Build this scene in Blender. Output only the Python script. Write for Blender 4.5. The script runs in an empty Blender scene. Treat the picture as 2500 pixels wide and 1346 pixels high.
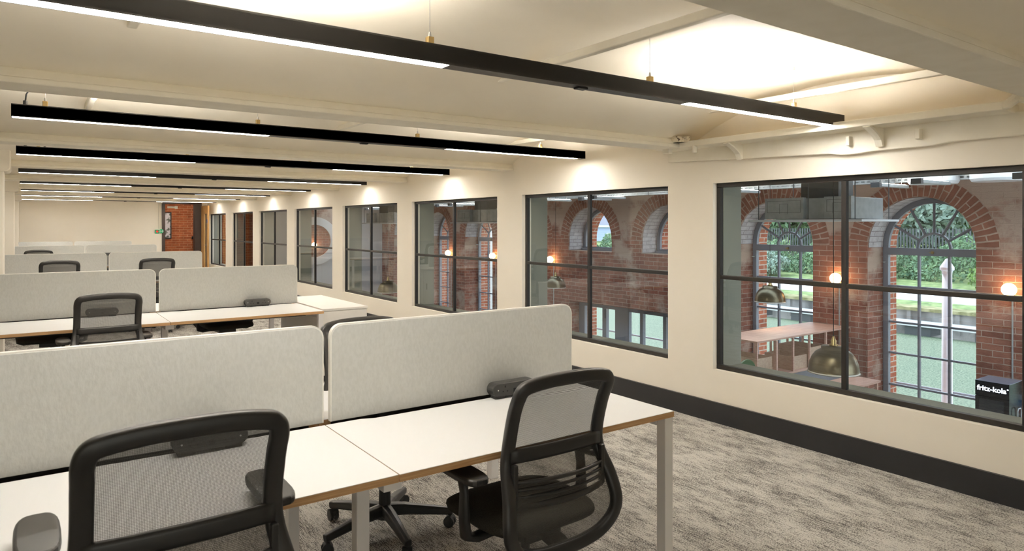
import bpy, bmesh, math, random
from mathutils import Vector, Matrix, noise
PI = math.pi
random.seed(7)
S = bpy.context.scene
COL = S.collection

# ------------------------------------------------------------------ camera
cam_d = bpy.data.cameras.new('camera'); cam = bpy.data.objects.new('camera', cam_d); COL.objects.link(cam)
cam.location = (0, 0, 1.6)
cam.rotation_euler = (PI/2, 0, -math.radians(35.4))
cam_d.sensor_width = 36; cam_d.lens = 36*1672/2500
cam_d.shift_y = -122.2/2500
cam_d.clip_start = 0.05; cam_d.clip_end = 300
cam_d.dof.use_dof = True; cam_d.dof.focus_distance = 7.5; cam_d.dof.aperture_fstop = 7.1
S.camera = cam
# ------------------------------------------------------------------ world, exposure
S.view_settings.view_transform = 'Standard'; S.view_settings.look = 'None'
S.view_settings.exposure = 0.70; S.view_settings.gamma = 1; S.view_settings.use_curve_mapping = False
S.cycles.max_bounces = 16; S.cycles.diffuse_bounces = 9; S.cycles.transparent_max_bounces = 24
W = bpy.data.worlds.new('sky'); S.world = W; W.use_nodes = True
wn = W.node_tree.nodes; wl = W.node_tree.links
bg = wn['Background']
tc = wn.new('ShaderNodeTexCoord'); sp = wn.new('ShaderNodeSeparateXYZ'); rp = wn.new('ShaderNodeValToRGB')
wl.new(tc.outputs['Generated'], sp.inputs[0]); wl.new(sp.outputs['Z'], rp.inputs[0]); wl.new(rp.outputs[0], bg.inputs[0])
rp.color_ramp.elements[0].color = (0.80, 0.90, 1.0, 1); rp.color_ramp.elements[1].color = (0.62, 0.78, 1.0, 1)
bg.inputs[1].default_value = 2.6
sun_d = bpy.data.lights.new('sun', 'SUN'); sun_d.energy = 2.2; sun_d.angle = 0.2; sun_d.color = (1, 0.96, 0.9)
sun = bpy.data.objects.new('sun', sun_d); COL.objects.link(sun); sun.rotation_euler = (math.radians(35), 0, math.radians(150))
LED = 45.0        # linear pendant, downward
LEDUP = 190.0      # linear pendant, upward
BATTEN = 40.0
GLOBE = 14.0

# ------------------------------------------------------------------ materials
def mat(name, col=(0.8, 0.8, 0.8), rough=0.6, metal=0.0, emit=None, es=0.0, spec=0.5):
    m = bpy.data.materials.new(name); m.use_nodes = True
    b = m.node_tree.nodes['Principled BSDF']
    b.inputs['Base Color'].default_value = (*col, 1); b.inputs['Roughness'].default_value = rough
    b.inputs['Metallic'].default_value = metal; b.inputs['Specular IOR Level'].default_value = spec
    if emit:
        b.inputs['Emission Color'].default_value = (*emit, 1); b.inputs['Emission Strength'].default_value = es
    return m
def nd(m, t, **k):
    n = m.node_tree.nodes.new(t)
    for a, v in k.items(): setattr(n, a, v)
    return n
def lk(m, a, b): m.node_tree.links.new(a, b)
def mottle(m, c1, c2, scale, coord='Object', stretch=(1, 1, 1), detail=4, bump=0, lo=.35, hi=.65):
    b = m.node_tree.nodes['Principled BSDF']
    tc = nd(m, 'ShaderNodeTexCoord'); mp = nd(m, 'ShaderNodeMapping'); mp.inputs['Scale'].default_value = stretch
    n = nd(m, 'ShaderNodeTexNoise'); n.inputs['Scale'].default_value = scale; n.inputs['Detail'].default_value = detail
    r = nd(m, 'ShaderNodeValToRGB'); r.color_ramp.elements[0].color = (*c1, 1); r.color_ramp.elements[1].color = (*c2, 1)
    r.color_ramp.elements[0].position = lo; r.color_ramp.elements[1].position = hi
    lk(m, tc.outputs[coord], mp.inputs[0]); lk(m, mp.outputs[0], n.inputs[0]); lk(m, n.outputs[0], r.inputs[0]); lk(m, r.outputs[0], b.inputs['Base Color'])
    if bump:
        bp = nd(m, 'ShaderNodeBump'); bp.inputs['Strength'].default_value = bump; bp.inputs['Distance'].default_value = .01
        lk(m, n.outputs[0], bp.inputs['Height']); lk(m, bp.outputs[0], b.inputs['Normal'])
    return m
M = {}
M['wall'] = mottle(mat('cream paint', rough=.75, spec=.3), (.84, .775, .665), (.87, .81, .705), 1.2, bump=0)
M['ceil'] = mottle(mat('cream ceiling paint', rough=.7, spec=.3), (.88, .81, .68), (.91, .845, .72), 2.5, detail=6, bump=.12)
M['beam'] = mottle(mat('painted iron', rough=.55, spec=.4), (.84, .785, .66), (.88, .83, .71), 8, bump=.15)
M['base'] = mat('black skirting paint', (.012, .012, .014), .45)
M['black'] = mat('black metal', (.010, .010, .011), .42)
M['blacklamp'] = mat('black powder coat', (.014, .0125, .011), .42)
M['frame'] = mat('black window frame', (.014, .012, .011), .4)
M['led'] = mat('led diffuser', (.9, .9, .9), .5, emit=(1, .965, .915), es=LED)
M['ledup'] = mat('led uplight diffuser', (.9, .9, .9), .5, emit=(1, .94, .85), es=LEDUP)
M['brass'] = mat('brass', (.55, .40, .18), .3, 1)
M['steel'] = mat('steel wire', (.5, .5, .5), .35, 1)
M['desk'] = mat('white laminate', (.84, .835, .82), .38, spec=.4)
M['ply'] = mottle(mat('plywood edge', rough=.5), (.44, .25, .105), (.60, .37, .18), 6, stretch=(1, 1, 30))
M['leg'] = mat('white powder coat', (.78, .755, .735), .4)
M['cab'] = mat('white cabinet', (.80, .77, .72), .45)
M['plastic'] = mat('charcoal plastic', (.018, .017, .016), .42)
M['plastic2'] = mat('soft black plastic', (.022, .021, .020), .5)
M['seat'] = mottle(mat('black seat fabric', rough=.85, spec=.2), (.020, .019, .015), (.046, .043, .035), 300)
M['power'] = mat('dark grey plastic', (.035, .035, .033), .5)
M['hole'] = mat('socket hole', (.002, .002, .002), .8)
M['whitepl'] = mat('white plastic', (.8, .8, .78), .4)
M['greyplate'] = mat('grey plate', (.35, .33, .3), .5)
# screen felt
def felt(name, c1, c2):
    m = mottle(mat(name, rough=.95, spec=.1), c1, c2, 90, stretch=(1, 1, .5), detail=8, bump=.15)
    return m
M['felt'] = felt('pale grey felt', (.555, .555, .525), (.60, .60, .57))
M['trim'] = mat('off white edge trim', (.80, .78, .72), .5)
# chair mesh : fine woven net
def net():
    m = mat('woven black net', (.06, .056, .05), .6, spec=.3)
    t = m.node_tree; b = t.nodes['Principled BSDF']; out = t.nodes['Material Output']
    tc = nd(m, 'ShaderNodeTexCoord'); s_ = nd(m, 'ShaderNodeSeparateXYZ'); lk(m, tc.outputs['UV'], s_.inputs[0])
    def wave(o, f):
        a = nd(m, 'ShaderNodeMath', operation='MULTIPLY'); lk(m, o, a.inputs[0]); a.inputs[1].default_value = f
        c = nd(m, 'ShaderNodeMath', operation='SINE'); lk(m, a.outputs[0], c.inputs[0])
        d = nd(m, 'ShaderNodeMath', operation='ABSOLUTE'); lk(m, c.outputs[0], d.inputs[0]); return d
    a = wave(s_.outputs[0], PI/.0034); c = wave(s_.outputs[1], PI/.0040)
    k = nd(m, 'ShaderNodeMath', operation='MINIMUM'); lk(m, a.outputs[0], k.inputs[0]); lk(m, c.outputs[0], k.inputs[1])
    g = nd(m, 'ShaderNodeMapRange'); g.inputs['From Min'].default_value = .25; g.inputs['From Max'].default_value = .6
    g.inputs['To Min'].default_value = .02; g.inputs['To Max'].default_value = .46
    lk(m, k.outputs[0], g.inputs[0])
    tr = nd(m, 'ShaderNodeBsdfTransparent'); mx = nd(m, 'ShaderNodeMixShader')
    lk(m, g.outputs[0], mx.inputs[0]); lk(m, b.outputs[0], mx.inputs[1]); lk(m, tr.outputs[0], mx.inputs[2]); lk(m, mx.outputs[0], out.inputs[0])
    return m
M['net'] = net()
# thin window glass: clear pane that reflects by angle
def glass(name, tint=(.93, .96, .95), ior=1.7):
    m = bpy.data.materials.new(name); m.use_nodes = True; t = m.node_tree
    for n in list(t.nodes):
        if n.type == 'BSDF_PRINCIPLED': t.nodes.remove(n)
    out = t.nodes['Material Output']
    fr = nd(m, 'ShaderNodeFresnel'); geo = nd(m, 'ShaderNodeNewGeometry')
    e_ = nd(m, 'ShaderNodeMath', operation='MULTIPLY_ADD'); lk(m, geo.outputs['Backfacing'], e_.inputs[0]); e_.inputs[1].default_value = -2; e_.inputs[2].default_value = 1
    pw = nd(m, 'ShaderNodeMath', operation='POWER'); pw.inputs[0].default_value = ior; lk(m, e_.outputs[0], pw.inputs[1]); lk(m, pw.outputs[0], fr.inputs[0])   # same reflectance from both sides
    tr = nd(m, 'ShaderNodeBsdfTransparent'); tr.inputs[0].default_value = (*tint, 1)
    gl = nd(m, 'ShaderNodeBsdfGlossy'); gl.inputs['Roughness'].default_value = 0.0
    mx = nd(m, 'ShaderNodeMixShader'); lk(m, fr.outputs[0], mx.inputs[0]); lk(m, tr.outputs[0], mx.inputs[1]); lk(m, gl.outputs[0], mx.inputs[2]); lk(m, mx.outputs[0], out.inputs[0])
    return m
M['glass'] = glass('partition glass', (.90, .94, .925), 2.05)
M['glassbronze'] = glass('bronze tinted glass', (.92, .80, .64), 1.35)  # warm tint on the added glazing behind the camera
M['glassout'] = glass('outer glass', (.95, .97, .97), 1.35)
# bricks
def brick(name, c1, c2, mortar, dirt=(.9, .85, .8), w=.235, h=.077, bump=.5, msize=.010, plaster=None):
    m = mat(name, rough=.88, spec=.2); b = m.node_tree.nodes['Principled BSDF']
    tc = nd(m, 'ShaderNodeTexCoord')
    wob = nd(m, 'ShaderNodeTexNoise'); wob.inputs['Scale'].default_value = 6; lk(m, tc.outputs['UV'], wob.inputs[0])
    wm = nd(m, 'ShaderNodeMixRGB'); wm.blend_type = 'LINEAR_LIGHT'; wm.inputs[0].default_value = .008; lk(m, tc.outputs['UV'], wm.inputs[1]); lk(m, wob.outputs['Color'], wm.inputs[2])
    br = nd(m, 'ShaderNodeTexBrick'); br.inputs['Scale'].default_value = 1; br.inputs['Brick Width'].default_value = w; br.inputs['Row Height'].default_value = h
    br.inputs['Mortar Size'].default_value = msize; br.inputs['Mortar Smooth'].default_value = .35; br.inputs['Bias'].default_value = -.1
    br.inputs['Color1'].default_value = (*c1, 1); br.inputs['Color2'].default_value = (*c2, 1); br.inputs['Mortar'].default_value = (*mortar, 1)
    lk(m, wm.outputs[0], br.inputs['Vector'])
    n = nd(m, 'ShaderNodeTexNoise'); n.inputs['Scale'].default_value = 3.5; n.inputs['Detail'].default_value = 8; n.inputs['Roughness'].default_value = .7; lk(m, tc.outputs['UV'], n.inputs[0])
    r = nd(m, 'ShaderNodeValToRGB'); r.color_ramp.elements[0].position = .3; r.color_ramp.elements[1].position = .7
    r.color_ramp.elements[0].color = (.62, .58, .56, 1); r.color_ramp.elements[1].color = (1.18, 1.15, 1.12, 1); lk(m, n.outputs[0], r.inputs[0])
    mx = nd(m, 'ShaderNodeMixRGB'); mx.blend_type = 'MULTIPLY'; mx.inputs[0].default_value = 1; lk(m, br.outputs['Color'], mx.inputs[1]); lk(m, r.outputs[0], mx.inputs[2])
    last = mx
    if plaster:
        n2 = nd(m, 'ShaderNodeTexNoise'); n2.inputs['Scale'].default_value = 1.3; n2.inputs['Detail'].default_value = 10; n2.inputs['Roughness'].default_value = .62; lk(m, tc.outputs['UV'], n2.inputs[0])
        r2 = nd(m, 'ShaderNodeValToRGB'); r2.color_ramp.elements[0].position = plaster[1]; r2.color_ramp.elements[1].position = plaster[1]+.1
        sx = nd(m, 'ShaderNodeSeparateXYZ'); lk(m, tc.outputs['UV'], sx.inputs[0])
        mr = nd(m, 'ShaderNodeMapRange'); mr.inputs['From Min'].default_value = 1.25; mr.inputs['From Max'].default_value = 1.75; mr.inputs['To Max'].default_value = .22; lk(m, sx.outputs[1], mr.inputs[0])
        ad0 = nd(m, 'ShaderNodeMath', operation='ADD'); lk(m, n2.outputs[0], ad0.inputs[0]); lk(m, mr.outputs[0], ad0.inputs[1])
        lk(m, ad0.outputs[0], r2.inputs[0])
        m2 = nd(m, 'ShaderNodeMixRGB'); lk(m, r2.outputs[0], m2.inputs[0]); lk(m, mx.outputs[0], m2.inputs[1]); m2.inputs[2].default_value = (*plaster[0], 1); last = m2
    lk(m, last.outputs[0], b.inputs['Base Color'])
    bp = nd(m, 'ShaderNodeBump'); bp.inputs['Strength'].default_value = bump; bp.inputs['Distance'].default_value = .012; bp.invert = True
    ad = nd(m, 'ShaderNodeMath', operation='ADD'); lk(m, br.outputs['Fac'], ad.inputs[0])
    n3 = nd(m, 'ShaderNodeTexNoise'); n3.inputs['Scale'].default_value = 60; n3.inputs['Detail'].default_value = 5; lk(m, tc.outputs['UV'], n3.inputs[0]); lk(m, n3.outputs[0], ad.inputs[1])
    lk(m, ad.outputs[0], bp.inputs['Height']); lk(m, bp.outputs[0], b.inputs['Normal'])
    return m
M['brick'] = brick('old red brick', (.38, .165, .115), (.26, .11, .08), (.46, .36, .30), plaster=((.50, .375, .30), .545), msize=.006)
M['brickring'] = brick('brick voussoirs', (.38, .17, .115), (.28, .12, .085), (.50, .39, .32), w=.26, h=.078)
M['brickwhite'] = brick('whitewashed brick', (.66, .65, .67), (.55, .53, .56), (.40, .36, .38), msize=.006, bump=.8)
M['brickout'] = brick('outer red brick', (.50, .17, .09), (.40, .12, .07), (.6, .5, .42))
M['brickcor'] = brick('corridor brick', (.42, .13, .05), (.28, .075, .03), (.46, .23, .12))
# carpet
def carpet():
    m = mat('carpet', rough=.97, spec=.05); b = m.node_tree.nodes['Principled BSDF']
    tc = nd(m, 'ShaderNodeTexCoord')
    def nz(sc, st, det, rg=.6):
        mp = nd(m, 'ShaderNodeMapping'); mp.inputs['Scale'].default_value = st; lk(m, tc.outputs['Object'], mp.inputs[0])
        n = nd(m, 'ShaderNodeTexNoise'); n.inputs['Scale'].default_value = sc; n.inputs['Detail'].default_value = det; n.inputs['Roughness'].default_value = rg; lk(m, mp.outputs[0], n.inputs[0]); return n
    a = nz(3.4, (2.6, .8, 1), 5); st = nz(15, (13, .9, 1), 4, .6); c = nz(230, (1, .5, 1), 2, .5)
    k1 = nd(m, 'ShaderNodeMath', operation='MULTIPLY'); lk(m, a.outputs[0], k1.inputs[0]); k1.inputs[1].default_value = .50
    k2 = nd(m, 'ShaderNodeMath', operation='MULTIPLY_ADD'); lk(m, st.outputs[0], k2.inputs[0]); k2.inputs[1].default_value = .70; lk(m, k1.outputs[0], k2.inputs[2])
    k3 = nd(m, 'ShaderNodeMath', operation='MULTIPLY_ADD'); lk(m, c.outputs[0], k3.inputs[0]); k3.inputs[1].default_value = .75; lk(m, k2.outputs[0], k3.inputs[2])
    r = nd(m, 'ShaderNodeValToRGB'); e = r.color_ramp.elements
    e[0].position = .87; e[0].color = (.085, .080, .076, 1); e[1].position = 1.04; e[1].color = (.50, .475, .435, 1)
    x = e.new(.955); x.color = (.31, .29, .26, 1)
    lk(m, k3.outputs[0], r.inputs[0]); lk(m, r.outputs[0], b.inputs['Base Color'])
    bp = nd(m, 'ShaderNodeBump'); bp.inputs['Strength'].default_value = .5; bp.inputs['Distance'].default_value = .004
    lk(m, c.outputs[0], bp.inputs['Height']); lk(m, bp.outputs[0], b.inputs['Normal'])
    return m
M['carpet'] = carpet()
M['winframe'] = mat('grey steel window', (.24, .25, .285), .5)
M['shadetone'] = mat('grey green reveal lining', (.27, .27, .225), .6)  # shade on the cream outer jamb put into the colour
M['white'] = mat('white plaster', (.66, .64, .62), .8)
M['ceil2'] = mottle(mat('atrium ceiling paint', rough=.8), (.55, .55, .56), (.64, .64, .64), 2)
M['batten'] = mat('batten fill glow', (1, 1, 1), .5, emit=(1, .9, .8), es=BATTEN)  # unlit battens get a hidden upward glow added to brighten the atrium
M['bulb'] = mat('lit bulb', (1, 1, 1), .5, emit=(1, .82, .6), es=45)
M['galv'] = mottle(mat('galvanised steel', rough=.4, metal=.6), (.42, .45, .46), (.52, .55, .56), 12)
M['galvdark'] = mat('dark grey metal', (.10, .105, .11), .5, .3)  # one even dark grey for rods, boxes, duct and fence
M['acwhite'] = mat('white board', (.72, .74, .76), .5)
M['pine'] = mottle(mat('birch ply', rough=.5), (.56, .34, .26), (.66, .43, .34), 4, stretch=(1, 8, 14))
M['pinebox'] = mottle(mat('pale box ply', rough=.55), (.50, .35, .25), (.60, .44, .32), 4, stretch=(6, 6, 20))
M['bowl'] = mat('antique brass bowl', (.20, .165, .105), .33, 1)
M['bowlin'] = mat('bowl inside', (.75, .72, .66), .5)
M['globe'] = mat('lit globe', (1, .9, .7), .5, emit=(1, .62, .28), es=GLOBE)
M['bluefloor'] = mottle(mat('blue grey vinyl', rough=.5), (.085, .115, .13), (.11, .145, .16), 3)
M['dfloor'] = mat('dark lower floor', (.09, .085, .08), .5)
M['fridge'] = mat('gloss black', (.006, .006, .008), .18)
M['fridgetop'] = mat('fridge top', (.22, .235, .30), .35)
M['signlit'] = mat('lit sign lettering', (.9, .9, 1), .5, emit=(.85, .9, 1), es=1.6)
M['oak'] = mottle(mat('oak', rough=.45), (.42, .22, .07), (.55, .31, .11), 5, stretch=(8, 8, .6))
M['darkwood'] = mat('dark brown frame', (.030, .016, .011), .5)
M['red'] = mat('red button', (.75, .02, .02), .35, emit=(1, .05, .03), es=.25)
M['green'] = mat('green sign', (.0, .32, .13), .4)
M['poster'] = mottle(mat('poster print', rough=.6), (.10, .11, .09), (.62, .60, .64), 9, lo=.42, hi=.5)
M['conduit'] = mat('conduit', (.62, .58, .5), .5)
M['leafgreen'] = mat('green chair shell', (.03, .10, .03), .5)
M['pinkcup'] = mat('dusty red fabric', (.35, .06, .07), .8)
# outside
M['water'] = mottle(mat('weedy canal water', rough=.5, spec=.15), (.035, .06, .035), (.23, .27, .18), 26, stretch=(1, .7, 1), detail=15, bump=.15, lo=.34, hi=.66)
M['concrete'] = mottle(mat('canal wall concrete', rough=.9), (.10, .097, .093), (.29, .28, .27), 1.4, stretch=(1, 1, .4), detail=8)
M['moss'] = mottle(mat('moss and dry grass', rough=.95), (.12, .12, .04), (.34, .31, .17), 2.5, detail=8, bump=.5)
M['ledge'] = mat('pale stone', (.62, .62, .60), .8)
M['grass'] = mottle(mat('bank grass', rough=.95), (.10, .16, .05), (.24, .30, .12), 3, detail=8, bump=.5)
M['path'] = mat('towpath gravel', (.72, .70, .66), .9)
M['bark'] = mat('bark', (.06, .05, .04), .9)
def leaf(name, c1, c2):
    return mottle(mat(name, rough=.6, spec=.3), c1, c2, 2.0, detail=6)
M['leafA'] = leaf('dark leaves', (.09, .16, .09), (.20, .31, .16))
M['leafB'] = leaf('bright leaves', (.10, .20, .05), (.26, .38, .11))
M['leafC'] = leaf('grey green leaves', (.17, .24, .19), (.32, .40, .32))
M['postwhite'] = mat('white painted post', (.82, .88, .97), .5)
M['bluebldg'] = mottle(mat('pale blue cladding', rough=.7), (.34, .40, .60), (.42, .48, .68), 2, stretch=(1, .05, 9))
M['soffit'] = mottle(mat('peeling paint', rough=.9), (.12, .08, .05), (.75, .68, .55), 60, lo=.35, hi=.45)

# ------------------------------------------------------------------ mesh helpers
class MB:
    def __init__(s): s.v = []; s.f = []; s.m = []; s.uv = None
    def add(s, vs, fs, mi=0):
        o = len(s.v); s.v += [tuple(v) for v in vs]; s.f += [tuple(i+o for i in f) for f in fs]; s.m += [mi]*len(fs); return s
    def box(s, x0, x1, y0, y1, z0, z1, mi=0):
        return s.add([(x0, y0, z0), (x1, y0, z0), (x1, y1, z0), (x0, y1, z0), (x0, y0, z1), (x1, y0, z1), (x1, y1, z1), (x0, y1, z1)],
              [(0, 3, 2, 1), (4, 5, 6, 7), (0, 1, 5, 4), (1, 2, 6, 5), (2, 3, 7, 6), (3, 0, 4, 7)], mi)
    def prism(s, poly, axis, a, b, mi=0):      # poly 2D in the plane normal to axis
        n = len(poly)
        def p(u, v, w): return {'x': (w, u, v), 'y': (u, w, v), 'z': (u, v, w)}[axis]
        vs = [p(u, v, a) for u, v in poly]+[p(u, v, b) for u, v in poly]
        fs = [tuple(range(n))[::-1], tuple(range(n, 2*n))]+[(i, (i+1) % n, n+(i+1) % n, n+i) for i in range(n)]
        return s.add(vs, fs, mi)
    def tube(s, pts, r, n=8, mi=0, cap=True, dirn=None, sec=None):
        pts = [Vector(p) for p in pts]; vs = []; fs = []; N = len(pts)
        up = Vector(dirn) if dirn else None
        prev = None
        for i, p in enumerate(pts):
            t = (pts[min(i+1, N-1)]-pts[max(i-1, 0)]).normalized()
            if up is not None: a = (up-t*up.dot(t)).normalized()
            else:
                ref = prev if prev is not None else (Vector((0, 0, 1)) if abs(t.z) < .9 else Vector((1, 0, 0)))
                a = (ref-t*ref.dot(t)).normalized(); prev = a
            b = t.cross(a)
            rr = r[i] if isinstance(r, (list, tuple)) else r
            for k in range(n):
                q = 2*PI*k/n
                if sec:
                    ca, sa = math.cos(q), math.sin(q); e = .6
                    u = math.copysign(abs(ca)**e, ca)*sec[0]/2; w = math.copysign(abs(sa)**e, sa)*sec[1]/2
                    if isinstance(r, (list, tuple)): u *= rr; w *= rr
                else: u, w = rr*math.cos(q), rr*math.sin(q)
                vs.append(p+a*u+b*w)
        for i in range(N-1):
            for k in range(n): fs.append((i*n+k, i*n+(k+1) % n, (i+1)*n+(k+1) % n, (i+1)*n+k))
        if cap: fs += [tuple(range(n))[::-1], tuple(range((N-1)*n, N*n))]
        return s.add(vs, fs, mi)
    def lathe(s, prof, c=(0, 0, 0), n=32, mi=0, closed=False):
        vs = []; fs = []; m = len(prof)
        for k in range(n):
            q = 2*PI*k/n
            for r, z in prof: vs.append((c[0]+r*math.cos(q), c[1]+r*math.sin(q), c[2]+z))
        for k in range(n):
            k2 = (k+1) % n
            for i in range(m-1): fs.append((k*m+i, k2*m+i, k2*m+i+1, k*m+i+1))
        return s.add(vs, fs, mi)
    def bld(s, name, mats, parent=None, smooth=False, bevel=0, loc=None, seg=2, rot=None):
        me = bpy.data.meshes.new(name); me.from_pydata(s.v, [], s.f)
        for mm in (mats if isinstance(mats, (list, tuple)) else [mats]): me.materials.append(mm)
        me.polygons.foreach_set('material_index', s.m)
        uvl = me.uv_layers.new(name='UVMap')
        me.update()
        if s.uv: 
            for l in me.loops: uvl.data[l.index].uv = s.uv[l.vertex_index]
        else:
            for p in me.polygons:
                a = [abs(x) for x in p.normal]; k = a.index(max(a))
                for li in p.loop_indices:
                    c = me.vertices[me.loops[li].vertex_index].co
                    uvl.data[li].uv = (c.y, c.z) if k == 0 else (c.x, c.z) if k == 1 else (c.x, c.y)
        bm = bmesh.new(); bm.from_mesh(me); 
        if not s.uv: bmesh.ops.recalc_face_normals(bm, faces=bm.faces)
        bm.to_mesh(me); bm.free()
        if smooth: me.polygons.foreach_set('use_smooth', [True]*len(me.polygons))
        o = bpy.data.objects.new(name, me); COL.objects.link(o)
        if parent: o.parent = parent
        if loc: o.location = loc
        if rot: o.rotation_euler = rot
        if bevel:
            b = o.modifiers.new('bevel', 'BEVEL'); b.width = bevel; b.segments = seg; b.limit_method = 'ANGLE'; b.angle_limit = .6
        if smooth == 'auto' or (smooth and bevel): pass
        return o
def tag(o, label, cat, group=None, kind=None):
    o['label'] = label; o['category'] = cat
    if group: o['group'] = group
    if kind: o['kind'] = kind
    return o
def struct(o): o['kind'] = 'structure'; return o
def empty(name, loc=(0, 0, 0), rz=0):
    o = bpy.data.objects.new(name, None); COL.objects.link(o); o.location = loc; o.rotation_euler = (0, 0, rz); o.empty_display_size = .1; return o
def thing(name, label, cat, loc=(0, 0, 0), rz=0, group=None): return tag(empty(name, loc, rz), label, cat, group)
def copy_tree(o, parent=None):
    c = o.copy(); COL.objects.link(c)
    if parent: c.parent = parent
    for ch in list(o.children): copy_tree(ch, c)
    return c
def dup(root, loc, rz, label, group=None):
    c = copy_tree(root); c.location = loc; c.rotation_euler = (0, 0, rz); c['label'] = label
    if group: c['group'] = group
    return c
def rrect(x0, x1, z0, z1, r, top_only=False, n=8):
    pts = []
    for cx, cz, a0 in ((x1-r, z1-r, 0), (x0+r, z1-r, PI/2)):
        for k in range(n+1): a = a0+PI/2*k/n; pts.append((cx+r*math.cos(a), cz+r*math.sin(a)))
    if top_only: pts += [(x0, z0), (x1, z0)]
    else:
        for cx, cz, a0 in ((x0+r, z0+r, PI), (x1-r, z0+r, 3*PI/2)):
            for k in range(n+1): a = a0+PI/2*k/n; pts.append((cx+r*math.cos(a), cz+r*math.sin(a)))
    return pts
def text_mesh(name, body, size, m, parent, loc, rot, ext=.002, bold=.0):
    cu = bpy.data.curves.new(name, 'FONT'); cu.body = body; cu.size = size; cu.extrude = ext; cu.offset = bold; cu.align_x = 'CENTER'; cu.align_y = 'CENTER'
    t = bpy.data.objects.new(name+'_tmp', cu); COL.objects.link(t)
    bpy.context.view_layer.update()
    me = bpy.data.meshes.new_from_object(t.evaluated_get(bpy.context.evaluated_depsgraph_get()))
    bpy.data.objects.remove(t); me.materials.clear(); me.materials.append(m)
    o = bpy.data.objects.new(name, me); COL.objects.link(o); o.parent = parent; o.location = loc; o.rotation_euler = rot
    return o

# ================================================================== ROOM SHELL
XW = 4.58; XO = 4.93; YF = 22.7; YB = -4.0; XL = -5.5
PITCH = 2.68
WIN = [(1.46, 3.61), (4.09, 6.25), (6.75, 8.96), (9.44, 11.63), (12.12, 14.29), (14.80, 16.96), (17.50, 19.61), (20.30, 22.40)]
ZS, ZT = .425, 1.945
struct(MB().box(XL, XW, YB, YF, -.3, 0).bld('floor', M['carpet']))
# partition wall with openings: pieces of one mesh
w = MB()
w.box(XW, XO, YB, YF, -.3, ZS); w.box(XW, XO, YB, YF, ZT, 2.9)
ys = [YB]+[y for p in WIN for y in p]+[YF]
for i in range(0, len(ys), 2): w.box(XW, XO, ys[i], ys[i+1], ZS, ZT)
struct(w.bld('wall_east', M['wall']))
DX0, DX1, DZ = 3.36, 4.42, 2.285
w = MB(); w.box(XL-.2, DX0, YF, YF+.2, -.3, 2.9); w.box(DX1, XO, YF, YF+.2, -.3, 2.9); w.box(DX0, DX1, YF, YF+.2, DZ, 2.9)
struct(w.bld('wall_north', M['wall']))
struct(MB().box(XL-.2, XL, YB, YF, -.3, 2.9).bld('wall_west', M['wall']))
m = MB(); m.box(XL-.2, XO, YB-.2, YB, -.3, .5); m.box(XL-.2, XO, YB-.2, YB, 2.15, 2.9); m.box(XL-.2, XL+.4, YB-.2, YB, .5, 2.15); m.box(1.5, XO, YB-.2, YB, .5, 2.15)
struct(m.bld('wall_south', M['wall']))
sw = struct(empty('window_21')); m = MB()  # glazing added behind the camera, out of view, to bring in fill daylight
for i in range(8): x = XL+.4+i*(1.5-XL-.4-.06)/7; m.box(x, x+.06, YB-.13, YB-.07, .5, 2.15)
m.box(XL+.4, 1.5, YB-.12, YB-.08, .5, .56); m.box(XL+.4, 1.5, YB-.12, YB-.08, 2.09, 2.15); m.bld('frame', M['winframe'], sw)
MB().add([(XL+.4, YB-.1, .5), (1.5, YB-.1, .5), (1.5, YB-.1, 2.15), (XL+.4, YB-.1, 2.15)], [(0, 1, 2, 3)]).bld('pane', M['glassbronze'], sw)
struct(MB().box(XW-.022, XW, YB, YF-.9, 0, .165).bld('baseboard_east', M['base']))
struct(MB().box(XL, DX0-.1, YF-.022, YF, 0, .165).bld('baseboard_north', M['base']))
# jack arch ceiling
BEAMS = [1.19-2*PITCH, 1.19-PITCH]+[1.18, 3.87, 6.53, 9.21, 11.89, 14.57, 17.24, 19.9, 23.3]
ZB = 2.234; ZSP = 2.285; ZC = 2.60
def vz(y):
    for a, b in zip(BEAMS[:-1], BEAMS[1:]):
        if a <= y <= b:
            t = (y-a)/(b-a)*2-1
            half = (b-a)/2; sag = ZC-ZSP+.02; R = (half*half+sag*sag)/(2*sag)
            return max(ZSP-.02+0, math.sqrt(max(R*R-(t*half)**2, 0))-R+sag+ZSP-.02)
    return ZSP
v = []; f = []; prof = []
y = YB
for a, b in zip(BEAMS[:-1], BEAMS[1:]):
    for k in range(28): prof.append(a+(b-a)*k/28)
prof.append(YF+.01); prof = [p for p in prof if p >= YB-.3]
for y in prof: z = vz(y); v += [(XL-.1, y, z), (XW+.02, y, z), (XL-.1, y, 2.95), (XW+.02, y, 2.95)]
for i in range(len(prof)-1):
    a = 4*i; f += [(a, a+1, a+5, a+4), (a+2, a+6, a+7, a+3)]
c = MB(); c.add(v, f); co = c.bld('ceiling', M['ceil']); struct(co)
for p in co.data.polygons: p.use_smooth = True
n_ = 0
for i, yb in enumerate(BEAMS):
    if yb < -3.9 or yb > 22.65: continue
    n_ += 1
    b = MB(); b.box(XL, XW, yb-.118, yb+.118, ZB, ZB+.028)
    b.prism([(yb-.118, ZB+.028), (yb+.118, ZB+.028), (yb+.085, ZB+.075), (yb-.085, ZB+.075)], 'x', XL, XW)
    struct(b.bld('trim_%d' % n_, M['beam'], bevel=.006))
# tie rods
for a, b in zip(BEAMS[1:-1], BEAMS[2:]):
    for x in (.38, 2.33, 4.28, -1.6, -3.5):
        n_ += 1
        struct(MB().box(x-.022, x+.022, a+.1, b-.1, 2.462, 2.505).bld('trim_%d' % n_, M['beam'], bevel=.006))
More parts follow.
